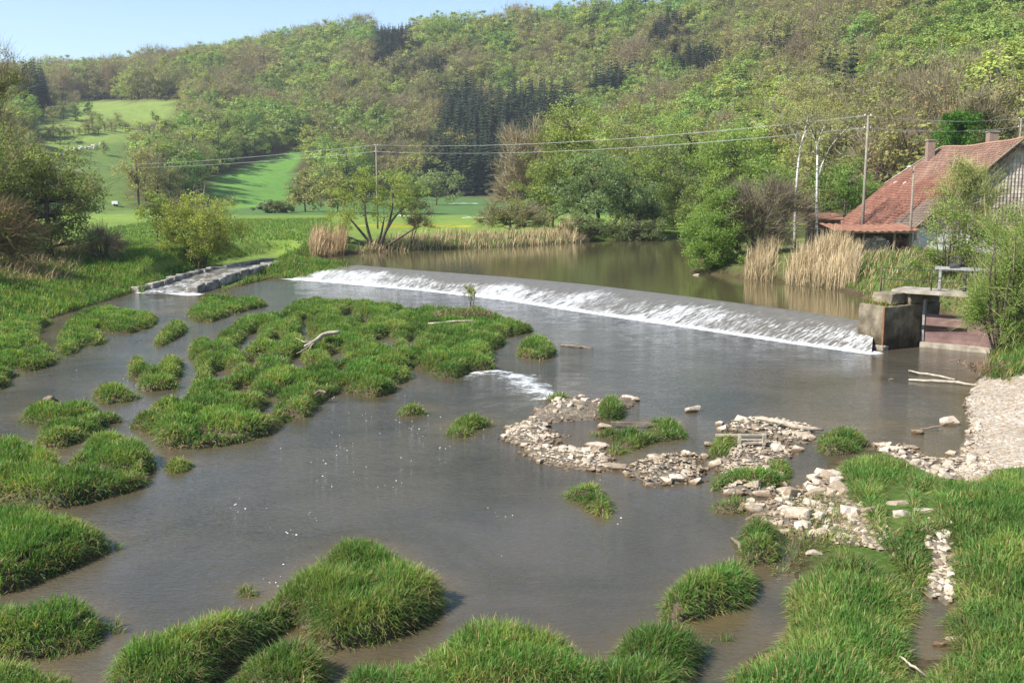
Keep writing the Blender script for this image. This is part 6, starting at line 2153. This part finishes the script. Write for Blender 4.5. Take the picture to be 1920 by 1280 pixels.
def build_woods():
    r = np.random.default_rng(5)
    pts = []
    for (d0, d1, sp) in ((95, 330, 7.2), (330, 620, 8.2), (620, 1000, 9.4), (1000, 1900, 12.5)):
        xs = np.arange(-0.58 * d1 - 30, 0.58 * d1 + 60, sp)
        ys = np.arange(d0, d1, sp)
        gx, gy = np.meshgrid(xs, ys)
        gx = gx + r.uniform(-.42, .42, gx.shape) * sp
        gy = gy + r.uniform(-.42, .42, gy.shape) * sp
        k = np.abs(gx) < 0.56 * gy + 25
        pts.append(np.stack([gx[k], gy[k], np.full(k.sum(), sp)], -1))
    A = np.concatenate(pts)
    # spruces stand closer together than the broadleaves
    gx, gy = np.meshgrid(np.arange(-260, 240, 5.2), np.arange(400, 720, 5.2))
    E = np.stack([gx + r.uniform(-2, 2, gx.shape), gy + r.uniform(-2, 2, gx.shape), np.full(gx.shape, 5.2)], -1).reshape(-1, 3)
    ez = ground_z(E[:, :2])
    eu, ev, _ = proj(np.stack([E[:, 0], E[:, 1], ez + 12], -1))
    ek = np.zeros(len(E), bool)
    for cp in CONIFERS:
        ek |= inside(cp, np.stack([eu, ev], -1))
    A = np.concatenate([A, E[ek]])
    X = A[:, :2]
    t, zc, df = hill_t(X)
    dcrest = -sdf(CREST_POLY, X)
    keep = (t > 0.004) & (df > 3) & (dcrest < 45)
    house_zone = (X[:, 0] > 18) & (X[:, 0] < 58) & (X[:, 1] < 112)
    keep &= ~house_zone
    A, X, t = A[keep], X[keep], t[keep]
    z = ground_z(X)
    n = len(X)
    base = np.concatenate([X, z[:, None]], -1)
    Hs = 15.5 * np.clip(A[:, 2] / 8.2, 0.85, 1.3)
    ok = np.ones(n, bool)
    for f in (0.0, 0.35, 0.7, 0.98):
        for sx in (-0.22, 0.22):
            u, v, dep = proj(base + np.stack([Hs * sx, np.zeros(n), Hs * f], -1))
            for mp in MEADOWS:
                ok &= ~inside(mp, np.stack([u, v], -1))
    um, vm, dep = proj(base + np.stack([np.zeros(n), np.zeros(n), Hs * 0.75], -1))
    uv = np.stack([um, vm], -1)
    con = np.zeros(n, bool)
    for cp in CONIFERS:
        con |= inside(cp, uv)
    # scattered hedge trees on the far pasture
    a = noise(X[:, 0] / 38 + 5, X[:, 1] / 38, 2)
    b = noise(X[:, 0] / 17 + 50, X[:, 1] / 17 + 8, 2)
    rr = np.clip(0.42 * r.random(n) + 0.58 * (np.argsort(np.argsort(noise(X[:, 0] / 22 + 77, X[:, 1] / 22 + 31, 2))) / n), 0, 1)
    pb = np.clip(0.26 + 1.1 * (a - 0.45), 0.08, 0.7) + 0.10 * ((um > 1350) & (vm < 260))
    kind = np.where(rr < pb * 0.40, 'brown', np.where(rr < pb * 1.2, 'olive', np.where(rr < pb * 1.15 + 0.34 + 0.5 * (b - .5), 'lime', np.where(rr < 0.94, 'green', 'fresh'))))
    kind = np.where(con | (A[:, 2] < 6), np.where(r.random(n) < 0.985, 'spruce', 'olive'), kind)
    kind = np.where((~con) & (r.random(n) < 0.004), 'blossom', kind)
    order = np.argsort(dep)
    base, Hs, A, kind, ok, uv, dep, con = base[order], Hs[order], A[order], kind[order], ok[order], uv[order], dep[order], con[order]
    # a clump of spruces stands closer together
    W, Hh = 480, 320
    cover = np.zeros((Hh, W), bool)
    vis = np.zeros(n)
    for i in range(n):
        if not ok[i]:
            continue
        s = 0.25
        k = kind[i]
        h = Hs[i] * (1.4 if k == 'spruce' else 1.0)
        w = (2.6 if k == 'spruce' else 4.6 * A[i, 2] / 7.4) * FPX / dep[i] * s
        ub, vb, _ = proj(base[i])
        x0, x1 = int(ub * s - w), int(ub * s + w) + 1
        y0, y1 = int((vb - h * FPX / dep[i]) * s), int((vb - h * 0.15 * FPX / dep[i]) * s) + 1
        x0, x1, y0, y1 = max(x0, 0), min(x1, W), max(y0, 0), min(y1, Hh)
        if x0 >= x1 or y0 >= y1:
            continue
        sub = cover[y0:y1, x0:x1]
        vis[i] = (~sub).sum()
        cover[y0:y1, x0:x1] = True
    stand = ["dark stand by far meadow", "ridge patch left of centre", "skyline patch right of centre", "dark strip below right skyline", "lone clump above the birches", "dark block at far left", "small patch below the ridge",
             "pale wood right of dark stand"]
    ZN = [("slope beside the pasture", 30, 330, 110, 300), ("spur above bright field", 330, 640, 180, 390), ("left skyline wood", 330, 860, 30, 190), ("slope left of spruces", 640, 860, 190, 390),
          ("right skyline wood", 860, 1920, 0, 120), ("slope beyond the pool", 860, 1400, 120, 400), ("slope above the mill", 1400, 1920, 120, 300)]

    def zone(u, v):
        j = 0 if u < 330 else 1 if u < 640 and v > 190 else 2 if u < 860 and v <= 190 else 3 if u < 860 else 4 if v < 120 else 5 if u < 1400 else 6
        nm, u0, u1, v0, v1 = ZN[j]
        a, b = (u - u0) / (u1 - u0), (v - v0) / (v1 - v0)
        hor = "far left" if a < .2 else "left" if a < .4 else "middle" if a < .6 else "right" if a < .8 else "far right"
        return f"{'upper' if b < .33 else 'central' if b < .67 else 'lower'} {hor} of the {nm}"
    ORD = ["leftmost", "second", "third", "fourth", "fifth", "sixth", "seventh", "eighth", "ninth", "tenth", "eleventh", "twelfth", "thirteenth", "fourteenth", "fifteenth", "sixteenth", "seventeenth", "eighteenth", "nineteenth", "twentieth"]
    made = {}
    chosen = {'b': 0, 's': 0}
    rest = []
    pick_b = set([i for i in np.argsort(-vis) if kind[i] != 'spruce' and vis[i] > 0][:290])
    pick_s = set([i for i in np.argsort(-vis) if kind[i] == 'spruce' and vis[i] > 0][:190])
    for i in range(n):
        if not ok[i]:
            continue
        k = kind[i]
        sc = (Hs[i] / 16.5) * r.uniform(0.7, 1.3)
        sxy = sc * r.uniform(1.05, 1.4)
        if k == 'spruce':
            sc, sxy = r.uniform(0.75, 1.1), r.uniform(0.95, 1.3)
            if uv[i][1] < 150:
                sc, sxy = sc * 0.72, sxy * 0.95
        m = int(r.integers(len(KINDS[k])))
        rot = r.uniform(0, 6.28)
        if i in pick_b or i in pick_s:
            nm, ds, ct = DESC[k]
            if k == 'spruce':
                j = next((j for j, cp in enumerate(CONIFERS) if inside(cp, uv[i][None])[0]), 0)
                cp = np.array(CONIFERS[j])
                (u0, v0), (u1, v1) = cp.min(0), cp.max(0)
                a_, b_ = (uv[i][0] - u0) / (u1 - u0), (uv[i][1] - v0) / (v1 - v0)
                if j == 0:
                    where = f"{['top', 'upper', 'middle', 'lower', 'bottom'][int(np.clip(b_ * 5, 0, 4))]} tier, {['far left', 'left', 'centre', 'right', 'far right'][int(np.clip(a_ * 5, 0, 4))]}, {stand[0]}"
                else:
                    where = f"{['upper', 'lower'][int(b_ > .5)]} {['left', 'right'][int(a_ > .5)]} side, {stand[j]}"
            else:
                where = zone(*uv[i])
            o = link(nm, KINDS[k][m], label=f"{ds} {where}", cat=ct, group="spruces on the hillside" if k == 'spruce' else "broadleaf trees on the hillside", loc=tuple(base[i]))
            made.setdefault((ds, where), []).append((uv[i][0], o))
            o.scale = (sxy, sxy, sc)
            o.rotation_euler = (0, 0, rot)
        else:
            rest.append((base[i], rot, sxy, sc, k, m))
    for (ds, where), lst in made.items():
        lst.sort(key=lambda q: q[0])
        n_ = len(lst)
        for j, (_, o) in enumerate(lst):
            if n_ > 1:
                pos = "rightmost" if j == n_ - 1 else ORD[j] if j < 20 else None
                if pos:
                    o["label"] = f"{pos} {ds}{' from left' if pos not in ('leftmost', 'rightmost') else ''}, {where}"
            else:
                o["label"] = f"only {ds}, {where}"
    return rest


rest = build_woods()


def scatter_stuff(rest):
    """the rest of the wood, one object: instances of the same tree meshes on a point cloud"""
    srcs = []
    index = {}
    for k, ms in KINDS.items():
        for j, me in enumerate(ms):
            index[(k, j)] = len(srcs)
            srcs.append(bpy.data.objects.new("tree_shape", me))
    me = bpy.data.meshes.new("hillside_wood")
    V = np.array([b for b, *_ in rest], np.float32)
    me.vertices.add(len(V))
    me.vertices.foreach_set("co", V.ravel())
    for nm, vals, ty in (("idx", [index[(k, j)] for *_, k, j in rest], 'INT'),):
        at = me.attributes.new(nm, ty, 'POINT')
        at.data.foreach_set("value", np.array(vals, np.int32))
    at = me.attributes.new("rotz", 'FLOAT', 'POINT')
    at.data.foreach_set("value", np.array([x[1] for x in rest], np.float32))
    at = me.attributes.new("scl", 'FLOAT_VECTOR', 'POINT')
    at.data.foreach_set("vector", np.array([(x[2], x[2], x[3]) for x in rest], np.float32).ravel())
    me.update()
    o = link("hillside_wood", me, kind="stuff", label="mixed spring woodland covering the hillside", cat="wood")
    ng = bpy.data.node_groups.new("wood_scatter", 'GeometryNodeTree')
    ng.interface.new_socket("Geometry", in_out='INPUT', socket_type='NodeSocketGeometry')
    ng.interface.new_socket("Geometry", in_out='OUTPUT', socket_type='NodeSocketGeometry')
    gi, go = ng.nodes.new("NodeGroupInput"), ng.nodes.new("NodeGroupOutput")
    iop = ng.nodes.new("GeometryNodeInstanceOnPoints")
    jo = ng.nodes.new("GeometryNodeJoinGeometry")
    for s in reversed(srcs):
        oi = ng.nodes.new("GeometryNodeObjectInfo")
        oi.inputs["Object"].default_value = s
        g2 = ng.nodes.new("GeometryNodeGeometryToInstance")
        ng.links.new(oi.outputs["Geometry"], g2.inputs[0])
        ng.links.new(g2.outputs[0], jo.inputs[0])

    def named(n, t):
        a = ng.nodes.new("GeometryNodeInputNamedAttribute")
        a.data_type = t
        a.inputs["Name"].default_value = n
        return a.outputs["Attribute"]
    ng.links.new(gi.outputs[0], iop.inputs["Points"])
    ng.links.new(jo.outputs[0], iop.inputs["Instance"])
    iop.inputs["Pick Instance"].default_value = True
    ng.links.new(named("idx", 'INT'), iop.inputs["Instance Index"])
    cx = ng.nodes.new("ShaderNodeCombineXYZ")
    ng.links.new(named("rotz", 'FLOAT'), cx.inputs[2])
    e2r = ng.nodes.new("FunctionNodeEulerToRotation")
    ng.links.new(cx.outputs[0], e2r.inputs[0])
    ng.links.new(e2r.outputs[0], iop.inputs["Rotation"])
    ng.links.new(named("scl", 'FLOAT_VECTOR'), iop.inputs["Scale"])
    ng.links.new(iop.outputs[0], go.inputs[0])
    md = o.modifiers.new("scatter", 'NODES')
    md.node_group = ng


scatter_stuff(rest)
# single trees dotted on the far pasture
for i, (u, v, k, s) in enumerate(((222, 235, 'olive', .36), (287, 226, 'green', .3), (174, 243, 'olive', .48), (188, 244, 'green', .42), (140, 212, 'brown', .62), (120, 228, 'olive', .6), (165, 216, 'fresh', .5), (100, 240, 'olive', .55), (195, 292, 'green', .35), (142, 228, 'green', .55))):
    w = march(u, v)
    if w is None:
        continue
    o = link("pasture_tree", KINDS[k][0], label=["slim olive tree alone in the middle of the far pasture", "dark small tree at the right end of the pasture hedge", "olive tree of the pair on the pasture hedge", "green tree of the pair on the pasture hedge", "bare tree in the upper pasture copse",
                 "olive tree at the left of the pasture copse", "fresh green tree at the right of the pasture copse", "lowest olive tree of the pasture copse", "small bush-like tree on the lower pasture slope", "green tree in the middle of the pasture copse"][i], cat="tree", group="trees dotted on the far pasture", loc=tuple(w))
    o.scale = (s * 1.1, s * 1.1, s)


# ------------------------------------------------------------------ air: thin valley haze round the whole place
hm = bpy.data.materials.new("valley_air")
hm.use_nodes = True
hm.node_tree.nodes.remove(hm.node_tree.nodes["Principled BSDF"])
pv = hm.node_tree.nodes.new("ShaderNodeVolumePrincipled")
pv.inputs["Color"].default_value = (0.86, 0.92, 1.0, 1)
pv.inputs["Density"].default_value = 0.00018
pv.inputs["Anisotropy"].default_value = 0.2
hm.node_tree.links.new(pv.outputs[0], hm.node_tree.nodes["Material Output"].inputs["Volume"])
mb = MB()
mb.box((0, 2400, 109), (8600, 6000, 222))
hz = mb.obj("haze", hm, kind="stuff")


# hedge of small trees dividing the far pasture
hedge = []
for i in range(17):
    t = i / 16
    w = march(92 + 150 * t + rng.normal(0, 3), 262 - 20 * t + rng.normal(0, 1.2))
    if w is not None:
        k = ['olive', 'brown', 'green', 'olive'][i % 4]
        o = link("hedge_tree", KINDS[k][i % 3], label="low hedge tree", cat="tree", group="hedge across the far pasture", loc=tuple(w))
        s = rng.uniform(0.16, 0.34)
        o.scale = (s * 1.5, s * 1.5, s)
        hedge.append(o)
WORDS = ["leftmost", "second", "third", "fourth", "fifth", "sixth", "seventh", "eighth", "ninth", "tenth", "eleventh", "twelfth", "thirteenth", "fourteenth", "fifteenth", "sixteenth", "seventeenth"]
hedge.sort(key=lambda o: o.location.x / o.location.y)
for i, o in enumerate(hedge):
    pos = "rightmost" if i == len(hedge) - 1 else WORDS[i]
    o["label"] = f"{pos} low tree{' from left' if pos not in ('leftmost', 'rightmost') else ''} in the hedge crossing the far pasture"
